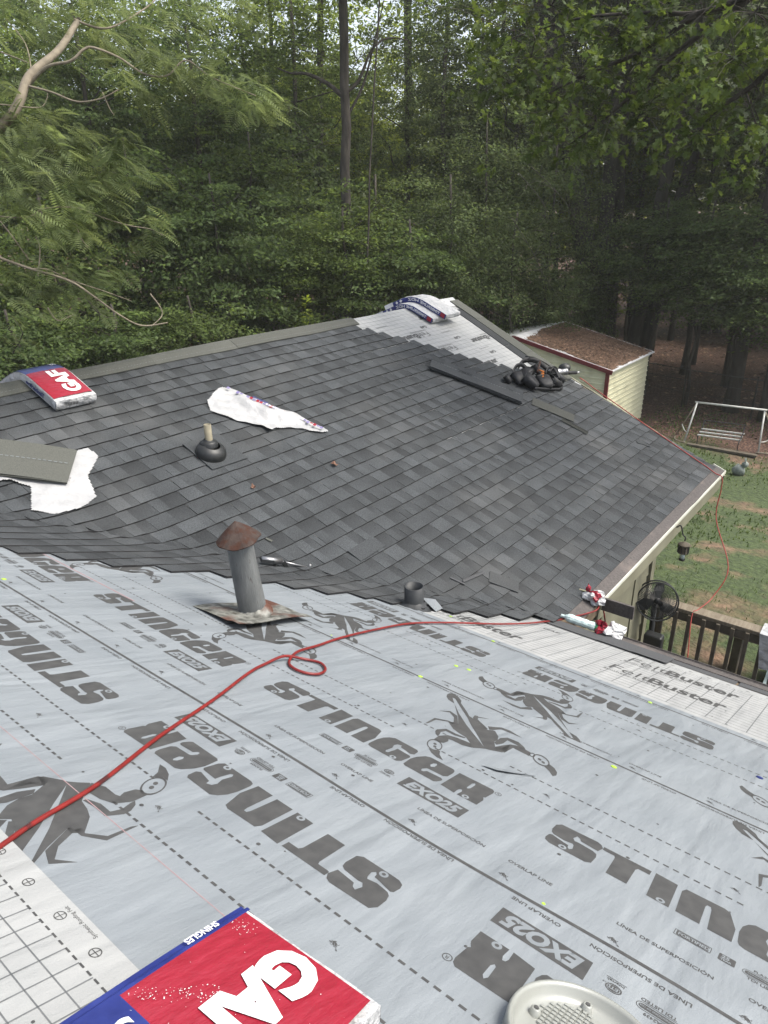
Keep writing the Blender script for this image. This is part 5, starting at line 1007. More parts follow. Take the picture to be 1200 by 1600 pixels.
# ------------------------------------------------------------------ shed
SX0, SX1, SY0, SA = 19.0, 22.2, 7.03, 9.93; SZ, SZA = CZ-4.2, CZ-3.55; SY1 = 2*SA-SY0
t = thing('shed', 'cream metal garden shed with maroon trim and a roof covered in pine straw', 'shed', (20.6, SA, 0))
q = MB(); gz = -.1
q.add([(SX0, SY0, gz), (SX0, SY1, gz), (SX0, SY1, SZ), (SX0, SA, SZA), (SX0, SY0, SZ), (SX1, SY0, gz), (SX1, SY1, gz), (SX1, SY1, SZ), (SX1, SA, SZA), (SX1, SY0, SZ)],
      [(0, 4, 3, 2, 1), (5, 6, 7, 8, 9), (0, 5, 9, 4), (1, 2, 7, 6)]); wo = q.build('wall', M_['shed_metal'], t)
for k in range(14):     # corrugated courses
    z = .05+k*.15
    if z > SZ-.03: break
    q = MB(); q.box(((SX0+SX1)/2, SY0-.012, z), (SX1-SX0-.02, .022, .035)); q.box(((SX0+SX1)/2, SY0-.006, z+.05), (SX1-SX0-.02, .011, .012)); q.build('wall_rib', M_['shed_metal'], t)
for k in range(18):
    z = .05+k*.15; ya = SY0 if z < SZ else SY0+(z-SZ)/(SZA-SZ)*(SA-SY0); yb = 2*SA-ya
    if z > SZA-.08: break
    q = MB(); q.box((SX0-.012, (ya+yb)/2, z), (.022, yb-ya-.06, .035)); q.build('wall_rib', M_['shed_metal'], t)
sl = (SZA-SZ)/(SA-SY0)
def roofpt(x, y, h=0.): return Vector((x, y, SZA-abs(y-SA)*sl+.05+h))
for y0, y1 in ((SY0-.14, SA), (SA, SY1+.14)):
    q = MB(); c4 = [roofpt(SX0-.12, y0), roofpt(SX1+.1, y0), roofpt(SX1+.1, y1), roofpt(SX0-.12, y1)]; q.add(c4+[c-Z_*.03 for c in c4], [(0, 1, 2, 3), (7, 6, 5, 4), (0, 4, 5, 1), (1, 5, 6, 2), (2, 6, 7, 3), (3, 7, 4, 0)]); q.build('roof', M_['shed_roof'], t)
q = MB(); q.beam(roofpt(SX0-.13, SY0-.14, -.05), roofpt(SX0-.13, SA, -.05), .03, .11); q.beam(roofpt(SX0-.13, SA, -.05), roofpt(SX0-.13, SY1+.14, -.05), .03, .11); q.build('fascia', M_['maroon'], t)
for y in (SY0+.02, SY1-.02): q = MB(); q.box((SX0-.03, y, (SZ+gz)/2), (.06, .10, SZ-gz)); q.build('corner_trim', M_['maroon'], t)
q = MB(); q.box((SX0-.02, SA-1.15, SZ-.42), (.05, 1.3, .10)); q.box((SX0-.02, SA-1.78, SZ-1.2), (.05, .10, 1.6)); q.box((SX0-.02, SA+.1, SZ-1.2), (.05, .10, 1.6)); dr = q.build('door', M_['maroon'], t)
q = MB(); q.box((SX0-.015, SA-.85, SZ-1.25), (.02, 1.75, 1.5)); q.build('door_panel', M_['maroon'], dr)
# pine straw carpet with an uneven edge, leaving metal bare along the ridge and rim
q = MB(); vs = []; ix = {}; fs = []; nu, nv = 60, 50; rr = random.Random(12)
for j in range(nv+1):
    for i in range(nu+1):
        s_, v = i/nu, j/nv; x = SX0-.06+(SX1-SX0+.1)*s_; y = SY0-.10+(SA-SY0+.02)*v
        edge = min(s_*3.2+.02+.10*math.sin(v*9), (1-s_)*3+.05, v*3+.03+.05*math.sin(s_*25), (1.04-v)*2.2+.35*smooth(.6, 1.0, s_)*0-.26*smooth(.6, 0, s_)+.04*math.sin(s_*17))
        vs.append(roofpt(x, y, .035*min(1, max(-.4, edge*6))*(.7+.3*math.sin(s_*31+v*17))-.004+rr.uniform(-.006, .009)))
fs = [(j*(nu+1)+i, j*(nu+1)+i+1, (j+1)*(nu+1)+i+1, (j+1)*(nu+1)+i) for j in range(nv) for i in range(nu)]
q.add(vs, fs); o = q.build('pine_straw', M_['pine_litter'], t); o['kind'] = 'stuff'
q = MB()
for k in range(5200):
    x, y = rr.uniform(SX0-.05, SX1+.05), rr.uniform(SY0-.08, SA-.12); s_ = (x-SX0)/(SX1-SX0)
    if y > SA-.15-.75*smooth(.55, 0, s_)*rr.uniform(.8, 1.1): continue
    if y < SY0+.06*rr.random(): continue
    P = roofpt(x, y, .04+rr.uniform(-.01, .03)); a = rr.uniform(0, 6.3); L_ = rr.uniform(.02, .05); d_ = Vector((math.cos(a), math.sin(a), rr.uniform(-.2, .3)))*L_; e_ = Vector((-math.sin(a), math.cos(a), rr.uniform(-.4, .4)))*L_*.35
    q.add([P-d_, P+e_, P+d_, P-e_], [(0, 1, 2, 3)], 0, rr.choice((.5, .8, 1., 1.2, 1.9)))
o = q.build('fallen_leaves', M_['litter'], t); o['kind'] = 'stuff'

# ------------------------------------------------------------------ swing frame with bench
gzs = ground_z(20.7, 4.2)
t = thing('swing_frame', 'white metal tube frame with a slatted seat standing on the lawn edge', 'lawn swing', (20.8, 4.1, gzs))
a0, a1 = Vector((20.75, 5.05, gzs+1.12)), Vector((20.95, 3.35, gzs+1.12))
q = MB(); q.tube([a0+Vector((0, .06, 0)), a1-Vector((0, .06, 0))], .028, 10); q.build('top_bar', M_['white_metal'], t, True)
for e, sg in ((a0, 1), (a1, -1)):
    q = MB(); q.tube([e, Vector((e.x-.35, e.y+.10*sg, gzs))], .024, 8); q.build('leg', M_['white_metal'], t, True)
    q = MB(); q.tube([e, Vector((e.x+.15, e.y+.50*sg, gzs))], .018, 8); q.build('leg', M_['bark_pale'], t, True)
    q = MB(); q.tube(spline([Vector((e.x-.22, e.y+.08*sg, gzs+.28)), Vector((e.x-.1, e.y+.2*sg, gzs+.30)), Vector((e.x+.05, e.y+.33*sg, gzs+.42))], 5), .014, 6); q.build('brace', M_['white_metal'], t, True)
    q = MB(); q.tube(spline([Vector((e.x-.4, e.y+.05*sg, gzs+.03)), Vector((e.x-.3, e.y+.35*sg, gzs+.03)), Vector((e.x+.1, e.y+.5*sg, gzs+.03))], 5), .028, 6); q.build('foot_bar', M_['bark_pale'], t, True)
for k in range(3): q = MB(); q.beam((20.4+.16*k, 4.82, gzs+.30+.05*k), (20.55+.16*k, 3.72, gzs+.30+.05*k), .055, .03); q.build('slat', M_['white_metal'], t)
for y in (4.80, 3.74): 
    q = MB(); q.tube([(20.85, y, gzs+.62), (20.72, y, gzs+.40), (20.38, y, gzs+.26), (20.4, y, gzs+.02)], .014, 6); q.build('seat_frame', M_['cast'], t)
q = MB(); q.tube([(20.85, 4.80, gzs+.62), (20.98, 3.74, gzs+.62)], .012, 6); q.tube([(20.80, 4.80, gzs+.54), (20.93, 3.74, gzs+.54)], .006, 6); q.build('back_rail', M_['cast'], t)
q = MB(); q.box((20.2, 4.1, gzs+.05), (.16, 1.8, .05)); q.build('foot_board', M_['wood_dark'], t)
# garden ornament
gx, gy = 18.55, 3.28; g0 = ground_z(gx, gy)
t = thing('garden_ornament', 'small grey stone rabbit ornament on the grass in front of the swing', 'ornament', (gx, gy, g0)); q = MB(); q.blob((gx, gy, g0+.13), (.12, .16, .14), 12, 0, 2, .2); q.blob((gx, gy-.12, g0+.30), (.07, .08, .08), 10, 0, 3, .1); q.build('body', M_['stone'], t, True)
for k in (-1, 1): q = MB(); q.tube([(gx+.03*k, gy-.13, g0+.34), (gx+.05*k, gy-.10, g0+.47)], [.018, .008], 6); q.build('ear', M_['stone'], t, True)
# wire fence at the edge of the woods
t = thing('wire_fence', 'low wire fence on thin dark posts along the edge of the woods', 'fence', (25, 5, 0))
fpts = [(24.3, -3.0), (24.2, -.6), (24.1, 1.9), (24.0, 4.2), (24.3, 6.4), (25.2, 8.6), (26.2, 11.2), (27.5, 14), (29, 17)]
for (x, y) in fpts: q = MB(); g0 = ground_z(x, y); q.tube([(x, y, g0-.1), (x+.02, y, g0+1.35)], .03, 6); q.build('post', M_['bark_dark'], t)
for hgt in (1.25, .9, .5):
    q = MB(); q.tube([(x, y, ground_z(x, y)+hgt) for x, y in fpts], .008 if hgt < 1.2 else .014, 5); q.build('wire', M_['screen'], t)
q = MB()
for (x0, y0), (x1, y1) in zip(fpts, fpts[1:]):
    L_ = math.hypot(x1-x0, y1-y0); k = 0
    while k < L_: s_ = k/L_; x, y = x0+(x1-x0)*s_, y0+(y1-y0)*s_; g0 = ground_z(x, y); q.beam((x, y, g0+.02), (x, y, g0+1.25), .004, .004, (1, 0, 0)); k += .15
o = q.build('mesh_wire', M_['screen'], t); o['kind'] = 'stuff'
# grass and fallen leaves
q = MB(); rr = random.Random(31)
for k in range(30000):
    x = 7.5+17*rr.random()**1.1; y = rr.uniform(-3.5, 7.0)
    if (math.sin(x*1.3+y*.7)+math.sin(y*1.9-x*.4)+rr.uniform(-1.6, 1.6)) < -.1+(.9 if x < 11 else 0): continue
    z = ground_z(x, y); a = rr.uniform(0, 6.3); hgt = rr.uniform(.03, .09); w_ = .008+.012*(x > 12)
    q.add([(x-math.cos(a)*w_, y-math.sin(a)*w_, z), (x+math.cos(a)*w_, y+math.sin(a)*w_, z), (x+math.sin(a)*hgt*.6+rr.uniform(-.02, .02), y-math.cos(a)*hgt*.6, z+hgt)], [(0, 1, 2)], 0, rr.uniform(.9, 1.5))
tag(q.build('grass', mat('grass_blades', (.04, .064, .018), (.066, .095, .025), .6, 1.5, tone=True, trans=.3), loc=(12, 2, 0)), 'patchy green lawn grass between bare red dirt', 'grass', kind='stuff')
q = MB()
for k in range(9000):
    x = rr.uniform(21.5, 45); y = rr.uniform(-6, 16) + (x-22)*.3*rr.random(); z = ground_z(x, y)+.02; a = rr.uniform(0, 6.3); L_ = rr.uniform(.05, .11)*(1+(x-22)*.02)
    d_ = Vector((math.cos(a), math.sin(a), rr.uniform(-.2, .5)))*L_; e_ = Vector((-math.sin(a), math.cos(a), rr.uniform(-.4, .4)))*L_*.5; P = Vector((x, y, z))
    q.add([P-d_, P+e_, P+d_, P-e_], [(0, 1, 2, 3)], 0, rr.choice((.3, .5, .8, 1., 1.5)))
tag(q.build('leaf_litter', M_['litter'], loc=(28, 4, 0)), 'brown fallen leaves covering the woodland floor', 'fallen leaves', kind='stuff')
# ------------------------------------------------------------------ trees
NR = np.random.RandomState(5)
def leaf_mesh(name, C, Dv, N, L, Wd, tone, m_, shape='rhomb'):
    """C centres, Dv directions, N normals (n x 3), one quad leaf each (or a lobed leaf)"""
    n = len(C); S_ = np.cross(N, Dv); S_ /= (np.linalg.norm(S_, axis=1, keepdims=True)+1e-9); L = np.asarray(L).reshape(-1, 1)*np.ones((n, 1)); Wd = np.asarray(Wd).reshape(-1, 1)*np.ones((n, 1))
    if shape == 'rhomb':
        V = np.stack([C-Dv*L*.5, C+S_*Wd*.5+N*Wd*.12, C+Dv*L*.5, C-S_*Wd*.5+N*Wd*.12], 1); k = 4
    else:   # lobed oak/maple outline
        pr = [(-.5, 0), (-.28, .10), (-.22, .34), (-.05, .12), (.12, .40), (.2, .13), (.5, 0), (.2, -.13), (.12, -.40), (-.05, -.12), (-.22, -.34), (-.28, -.10)]
        V = np.stack([C+Dv*L*a+S_*Wd*b_+N*(abs(b_)*Wd*.3) for a, b_ in pr], 1); k = len(pr)
    me = bpy.data.meshes.new(name); me.vertices.add(n*k); me.vertices.foreach_set('co', V.reshape(-1).astype(np.float32))
    me.loops.add(n*k); me.loops.foreach_set('vertex_index', np.arange(n*k, dtype=np.int32)); me.polygons.add(n); me.polygons.foreach_set('loop_start', np.arange(0, n*k, k, dtype=np.int32))
    me.update(calc_edges=True); at = me.attributes.new('tone', 'FLOAT', 'POINT'); at.data.foreach_set('value', np.repeat(tone, k).astype(np.float32)); me.materials.append(m_); return me
def unit(v): return v/(np.linalg.norm(v, axis=1, keepdims=True)+1e-9)
def crown_mesh(name, rx, rz, ncl, nper, L, m_, flat=.22, cr=.7, shell=.55, seed=0, base_open=0.):
    r = np.random.RandomState(seed); d_ = unit(r.normal(size=(ncl, 3))); rad = (shell+(1-shell)*r.rand(ncl, 1))*(.82+.3*r.rand(ncl, 1))
    # uneven outline: bulges in a few directions
    bu = unit(r.normal(size=(7, 3))); rad *= (.78+.34*np.clip((d_@bu.T), 0, 1).max(1, keepdims=True)**3)
    cc = d_*rad*np.array([rx, rx, rz])
    C = np.repeat(cc, nper, 0); n = len(C); off = r.normal(size=(n, 3)); off = unit(off)*(r.rand(n, 1)**.5)
    sz = np.repeat(cr*(.6+.8*r.rand(ncl, 1)), nper, 0); off *= sz*np.array([1, 1, flat])
    out = np.repeat(unit(cc*np.array([1, 1, .3])), nper, 0); off[:, 2] -= .18*sz[:, 0]*((off*out).sum(1)/sz[:, 0])**1
    C = C+off
    Nn = unit(np.array([0, 0, 1.])+.55*r.normal(size=(n, 3))+.35*out); Dv = unit(r.normal(size=(n, 3))+out*.8-np.array([0, 0, .3])); Dv = unit(Dv-Nn*(Dv*Nn).sum(1, keepdims=True))
    tone = (.6+.7*r.rand(n))*np.repeat(.65+.7*r.rand(ncl), nper)
    return leaf_mesh(name, C, Dv, Nn, L*(.7+.6*r.rand(n)), L*.55*(.8+.4*r.rand(n)), tone, m_)
def trunk_mb(base, top, r0, r1, seed=0, k=7, bend=.25):
    rr = random.Random(seed); a, b_ = Vector(base), Vector(top); pts = []; rd = []
    for i in range(k+1):
        t_ = i/k; P = a.lerp(b_, t_); w_ = math.sin(t_*math.pi)*bend; pts.append(P+Vector((rr.uniform(-w_, w_), rr.uniform(-w_, w_), 0))); rd.append((r0+(r1-r0)*t_)*(1.35 if i == 0 else 1))
    return pts, rd
def pol(az, D): return D*math.cos(R(az)), D*math.sin(R(az))
CR = {
 'low1': crown_mesh('crown', 2.5, 2.7, 210, 75, .13, M_['leaf_dark'], seed=1), 'low2': crown_mesh('crown', 2.5, 2.7, 200, 70, .13, M_['leaf_mid'], seed=2, flat=.3),
 'low3': crown_mesh('crown', 2.5, 2.7, 230, 70, .085, M_['leaf_grey'], seed=3, flat=.45, cr=.55), 'mid1': crown_mesh('crown', 3.2, 4.2, 260, 75, .13, M_['leaf_dark'], seed=4), 'mid2': crown_mesh('crown', 3.2, 4.2, 250, 75, .13, M_['leaf_mid'], seed=5),
 'mid3': crown_mesh('crown', 3.0, 4.4, 240, 70, .13, M_['leaf_bright'], seed=6), 'far1': crown_mesh('crown', 4.2, 5.5, 230, 70, .20, M_['leaf_mid'], seed=7, cr=.9), 'far2': crown_mesh('crown', 4.2, 5.5, 200, 70, .20, M_['leaf_bright'], seed=8, cr=.9),
 'mid4': crown_mesh('crown', 3.0, 4.2, 260, 70, .10, M_['leaf_grey'], seed=9, flat=.5, cr=.5)}
G_ = 'trees of the wood behind the house'
LAB = {'low1': ('dark green broadleaf understory tree at the front of the wood', 'dark understory trees at the front of the wood'), 'low2': ('mid green leafy understory tree at the front of the wood', 'mid green understory trees at the front of the wood'),
       'low3': ('dusty small-leaved bushy tree at the front of the wood', 'dusty bushes at the front of the wood'), 'mid1': ('tall dark green tree inside the wood', 'dark trees inside the wood'), 'mid2': ('tall mid green tree inside the wood', 'mid green trees inside the wood'),
       'mid3': ('yellow green tree inside the wood, sunlit glow put into its leaf colour', 'yellow green trees inside the wood'), 'mid4': ('tall fine-leaved dusty green tree inside the wood', 'fine-leaved trees inside the wood'), 'far1': ('high green crown deep in the wood', 'green crowns deep in the wood'), 'far2': ('bright yellow green crown deep in the wood', 'bright crowns deep in the wood')}
def tree(kind, x, y, zc, sx=1., sz=1., rot=0., r0=.12, top=None, label=None, bark='bark', lean=(0, 0), name=None, branches=4):
    g0 = ground_z(x, y); lab, grp = LAB[kind]
    t = thing(name or ('understory_tree' if kind.startswith('low') else 'woodland_tree'), label or lab, 'tree', (x, y, g0), None if label else grp)
    rr = random.Random(int(x*37+y*91)); tp = (x+lean[0], y+lean[1], top if top else zc+2.5*sz)
    q = MB(); pts, rd = trunk_mb((x, y, g0-.2), tp, r0, r0*.45, rr.random(), 8, .18 if r0 < .2 else .08); q.tube(pts, rd, 9 if r0 > .15 else 6)
    tr_ = q.build('trunk', M_[bark], t, True)
    q = MB()
    for k in range(branches):
        i = rr.randint(4, 7); P = pts[i]; a = rr.uniform(0, 6.3); ln = rr.uniform(1.2, 2.6)*sx; dz = rr.uniform(.2, 1.2)
        bp = spline([P, P+Vector((math.cos(a)*ln*.4, math.sin(a)*ln*.4, dz*.3)), P+Vector((math.cos(a+.3)*ln*.8, math.sin(a+.3)*ln*.8, dz*.8)), P+Vector((math.cos(a+.2)*ln*1.1, math.sin(a+.2)*ln*1.1, dz*1.2))], 3); q.tube(bp, [rd[i]*.45*(1-j/len(bp)*.75) for j in range(len(bp))], 5)
    if branches: q.build('branch', M_[bark], t, True)
    me = CR[kind]; c = bpy.data.objects.new('crown', me); COL.objects.link(c); c.parent = t; c.location = (lean[0]*.7, lean[1]*.7, zc-g0); c.rotation_euler = (rr.uniform(-.15, .15), rr.uniform(-.15, .15), rot or rr.uniform(0, 6.3)); c.scale = (sx, sx, sz)
    return t
# front understory, left to right
front = [(73, 21, 3.0, 'low2', 1.1, 1.1), (69, 22, 3.4, 'low1', 1.15, 1.2), (65.5, 19.5, 2.2, 'low1', .9, .8), (62, 22, 3.6, 'low2', 1.1, 1.25), (58.5, 20, 2.0, 'low1', .9, .85), (56, 24, 5.0, 'low1', 1.2, 1.3), (53, 20.5, 2.2, 'low2', .85, .8), (50.5, 23, 4.4, 'low1', 1.1, 1.15),
         (47.5, 26, 5.6, 'low2', 1.2, 1.2), (44.5, 29, 6.4, 'low1', 1.2, 1.3), (41, 23, 4.2, 'low2', .95, .85), (38.5, 25, 4.4, 'low2', 1.1, 1.15), (36, 22.5, 3.6, 'low1', .95, .95), (33, 24, 4.2, 'low3', 1.15, 1.2), (30.5, 25.5, 5.6, 'low3', 1.2, 1.35), (28, 23.5, 3.6, 'low3', 1.0, 1.0), (25.5, 26, 4.8, 'low3', 1.1, 1.3),
         (24.2, 27.5, 2.6, 'low1', .8, .7), (19.5, 33, 5.6, 'low1', 1.0, .9), (17.6, 26.5, 4.9, 'low1', .95, .62), (14.6, 25.5, 4.6, 'low1', 1.0, .70), (11.6, 25.0, 4.4, 'low1', 1.05, .78), (8.2, 26, 4.6, 'low1', 1.2, .9), (5, 27, 4.6, 'low2', 1.2, 1.1), (0, 26, 4, 'low1', 1.2, 1.1), (76, 26, 4, 'low1', 1.2, 1.4)]
FRONT_LAB = ['mid green bush at the far left, mostly outside the photo', 'dark green understory tree at the left edge behind the mimosa', 'low dark bush directly behind the left shingle bundle', 'mid green understory tree between the left bundle and the tall shoot', 'low dark bush just right of the left shingle bundle', 'taller dark understory tree above the flattened white wrapper', 'low mid green bush left of the tall leafy shoot', 'dark layered understory tree above the tall leafy shoot', 'mid green understory tree left of the dark oak trunk', 'dark layered tree standing around the foot of the dark oak', 'low mid green bush beyond the ridge below the dark oak', 'mid green understory tree right of the dark oak', 'dark green bush right behind the peak shingle bundles', 'dusty fine-leaved bush just right of the peak bundles', 'tallest dusty fine-leaved bush above the far peak', 'low dusty bush left of the shed roof', 'dusty fine-leaved bush hiding the widest trunk', 'small dark bush behind the shed roof', 'dark green tree behind the shed corner', 'dark maple with low boughs left of the slanted trunks', 'dark maple with low boughs above the fence posts', 'dark maple with low boughs above the swing frame', 'dark green bush at the right edge of the photo', 'mid green bush beyond the right edge', 'dark understory tree beyond the right edge', 'dark understory tree beyond the left edge']
for i, (az, D, zc, k, sx, sz) in enumerate(front):
    x, y = pol(az, D); tree(k, x, y, zc, sx, sz, r0=.07, branches=3, label=FRONT_LAB[i] if i < len(FRONT_LAB) else None)['group'] = 'understory trees along the front of the wood'
mids = [(70, 30, 9, 'mid1', 1.1, 1.1), (66, 27, 9, 'mid2', 1., 1.), (62, 31, 9.5, 'mid1', 1.15, 1.1), (58, 28, 9.5, 'mid1', 1., 1.1), (54.5, 31, 10, 'mid2', 1.1, 1.1), (51, 29, 9.5, 'mid1', 1.1, 1.), (47.5, 33, 10, 'mid1', 1.1, 1.15), (44, 30, 11, 'mid2', 1., .9), (41.5, 37, 8, 'mid3', 1., 1.),
        (38.5, 36, 7.5, 'mid3', 1., .9), (36, 31, 9.5, 'mid4', 1., 1.), (33.5, 29, 8.6, 'mid4', 1.1, 1.1), (31, 32, 10, 'mid2', 1.1, 1.1), (28.5, 30, 9.0, 'mid4', 1.05, 1.1), (26, 33, 11, 'mid3', 1., 1.), (23, 35, 9, 'mid3', 1.1, 1.), (20.5, 36, 9, 'mid3', 1.1, 1.), (17.5, 35, 10.5, 'mid3', 1., .9), (15, 31, 10.5, 'mid2', 1., .8), (12, 29, 9, 'mid1', 1.1, 1.), (9, 32, 9, 'mid1', 1.2, 1.), (5, 31, 9, 'mid2', 1.2, 1.1), (0, 33, 9, 'mid1', 1.2, 1.1), (75, 34, 9, 'mid1', 1.2, 1.1), (-5, 33, 9, 'mid1', 1.2, 1.1)]
for (az, D, zc, k, sx, sz) in mids:
    x, y = pol(az, D); tree(k, x, y, zc, sx, sz, r0=.13, branches=4)
rr = random.Random(77)
for i in range(40):
    az = -8+i*2.2+rr.uniform(-.8, .8); D = rr.uniform(40, 54); x, y = pol(az, D); k = 'far2' if rr.random() < .55 else 'far1'
    z_ = rr.uniform(8, 13) - (2 if 28 < az < 44 else 0)
    tree(k, x, y, z_, rr.uniform(.95, 1.25), rr.uniform(.9, 1.15), r0=.2, branches=0)
for i in range(16):
    az = -6+i*5.3+rr.uniform(-1, 1); D = rr.uniform(38, 44); x, y = pol(az, D); tree('far2' if i % 2 else 'far1', x, y, 4.6, .8, .8, r0=.08, branches=0)
# trunks that stand out
def lone(name, label, a, b_, r0, bark='bark', crown=None, ext=1.6, group=None, branch=()):
    a, b_ = Vector(a)+Vector((0, 0, CZ)), Vector(b_)+Vector((0, 0, CZ)); d_ = (b_-a).normalized(); d_ = d_/d_.z
    g0 = ground_z(a.x, a.y); base = a-d_*(a.z-g0+.2); top = b_+d_*ext
    t = thing(name, label, 'tree', (base.x, base.y, g0), group); q = MB(); pts, rd = trunk_mb(base, top, r0*1.12, r0*.72, int(r0*1000), 12, .04); q.tube(pts, rd, 12); q.build('trunk', M_[bark], t, True)
    if branch:
        q = MB()
        for (L_, r_) in branch: q.tube(spline([Vector(p)+Vector((0, 0, CZ)) for p in L_], 4), [r_*(1-.8*j/((len(L_)-1)*4)) for j in range((len(L_)-1)*4+1)], 7)
        q.build('branch', M_[bark], t, True)
    c = bpy.data.objects.new('crown', CR[crown or 'mid1']); COL.objects.link(c); c.parent = t; o_ = top-Vector((base.x, base.y, g0)); c.location = o_+Vector((0, 0, 2.6)); c.rotation_euler = (0, 0, r0*50); return t
lone('oak_tree', 'straight dark oak trunk with a broken limb stub left of the centre of the wood', (18.18, 15.67, -1.8), (18.26, 15.58, 5.39), .165, 'bark', 'mid1', 1.2,
     branch=[([(18.2, 15.62, 3.0), (17.9, 15.95, 3.35), (17.5, 16.4, 3.6), (17.2, 16.75, 3.62), (16.9, 17.0, 3.75)], .075), ([(18.2, 15.6, 3.1), (18.5, 15.3, 3.4), (18.8, 15.0, 4.2), (19.2, 14.7, 4.5), (19.6, 14.3, 4.45)], .06), ([(18.2, 15.6, 2.4), (18.6, 15.2, 3.3), (18.9, 14.9, 4.6), (19.1, 14.7, 5.6)], .05)])
lone('pine_tree', 'slim straight trunk deep in the wood right of the dark oak', (33.95, 24.73, 5.84), (33.93, 24.75, 9.39), .25, 'bark', 'far2', 2)
lone('hardwood_tree', 'grey trunk in shade left of the dark oak', (25.13, 22.91, 3.61), (25.22, 22.8, 6.34), .17, 'bark', 'mid2', 2)
lone('sapling', 'thin pale sapling stem right of the dark oak', (17.18, 13.75, 1.54), (17.29, 13.6, 4.09), .028, 'bark', 'low2', 2)
lone('hardwood_tree', 'widest trunk of the wood, its base hidden by dusty bushes', (27.21, 12.63, 2.16), (26.97, 13.13, 4.21), .42, 'bark', 'mid2', 4)
lone('hardwood_tree', 'thick dark trunk, left one of the leaning pair behind the shed', (27.89, 11.04, -3.74), (27.86, 11.12, 3.51), .28, 'bark_dark', 'mid1', 3)
lone('hardwood_tree', 'dark trunk, right one of the leaning pair behind the shed', (29.0, 10.94, -3.85), (28.9, 11.22, 3.61), .21, 'bark_dark', 'mid1', 3)
lone('hardwood_tree', 'narrow dark trunk between the leaning pair and the slanted trunks', (32.09, 11.24, -3.12), (32.02, 11.44, 2.79), .16, 'bark_dark', 'mid3', 3)
lone('hardwood_tree', 'slanted dark trunk rising to the right above the shed corner', (26.56, 8.87, -2.35), (26.67, 8.52, 2.63), .22, 'bark_dark', 'mid1', 3)
lone('hardwood_tree', 'broad slanted trunk at the upper right, half covered by maple leaves', (28.71, 8.72, -.28), (28.82, 8.33, 3.35), .26, 'bark_dark', 'mid1', 3)
lone('hardwood_tree', 'dark trunk standing in the leaf litter behind the swing', (24.6, 4.95, -5.5), (24.4, 4.9, -1.5), .2, 'bark_dark', 'mid1', 5)
lone('hardwood_tree', 'thin dark trunk at the right edge of the photo', (24.0, 3.9, -5.5), (23.9, 4.0, -1.5), .11, 'bark_dark', 'mid1', 4)
for i, (az, D, r0) in enumerate([(17.6, 34, .1), (16.2, 38, .12), (14.4, 33, .09), (13.2, 41, .14), (22.4, 38, .1), (25, 40, .12), (30, 41, .12), (34, 43, .14), (46, 40, .12), (52, 38, .12), (19.4, 42, .12), (8, 42, .12), (27.4, 44, .13)]):
    x, y = pol(az, D); lone('slender_tree', 'slender dark trunk deep inside the shaded wood', (x, y, -5.8), (x+rr.uniform(-.3, .3), y+rr.uniform(-.3, .3), 3), r0, 'bark_dark', 'mid1' if i % 2 else 'mid3', 6, 'slender trunks deep in the wood')
# far wall of leaves closing the wood
r_ = np.random.RandomState(3); n = 90000; az = np.radians(-14+98*r_.rand(n)); D = 60+14*r_.rand(n); z = .3+23*r_.rand(n)**1.05+2.0*np.sin(az*21)+1.2*np.sin(az*47); C = np.stack([D*np.cos(az), D*np.sin(az), z], 1)
keep = z < 23+3*np.sin(az*13); C = C[keep]; n = len(C); cell = (np.floor(C/1.6)@np.array([12.9, 78.2, 37.7])); hsh = np.abs(np.sin(cell)*43758.5) % 1; keep = hsh > .22+.14*(C[:, 2] > 12); C = C[keep]; hsh = hsh[keep]; n = len(C)
Nn = unit(np.array([0, 0, 1.])+.6*r_.normal(size=(n, 3))); Dv = unit(r_.normal(size=(n, 3))); Dv = unit(Dv-Nn*(Dv*Nn).sum(1, keepdims=True))
me = leaf_mesh('distant_wood', C, Dv, Nn, .42*(.6+.8*r_.rand(n)), .30*(.6+.8*r_.rand(n)), (.6+.7*hsh)*(.8+.4*r_.rand(n)), M_['leaf_bright']); o = bpy.data.objects.new('distant_wood', me); COL.objects.link(o)
tag(o, 'distant wall of leaves, sunlit glow put into their colour, closing the back of the wood', 'woods', kind='stuff')
# pale bare twigs among the dusty bushes
for i, L_ in enumerate(FOL['dead']):
    q = MB(); P = [Vector(p) for p in L_]; sp = spline(P, 5); q.tube(sp, [.011*(1-.7*j/len(sp)) for j in range(len(sp))], 5)
    rr2 = random.Random(i)
    for k in range(5):
        a = sp[rr2.randint(2, len(sp)-3)]; d_ = Vector((rr2.uniform(-1, 1), rr2.uniform(-1, 1), rr2.uniform(-.6, .8)))*.7; q.tube([a, a+d_*.5+Vector((0, 0, .08)), a+d_], [.01, .007, .004], 4)
    labs = ['pale bare branch arching among the dusty bushes above the shed', 'thin bare branch at the upper right of the dusty bushes', 'curved bare twig hooking down among the dusty bushes', 'bare branch in the bushes just above the peak bundles', 'bare branch left of the dark oak at mid height', 'dark bare limb reaching left high above the oak stub', 'second bare limb beside the high one left of the oak', 'bare limb forking up to the right of the oak', 'horizontal bare branch right of the dark oak']
    o = q.build('bare_branch', M_['bark'], loc=tuple(P[0]), smooth_=True); tag(o, labs[i], 'branch')
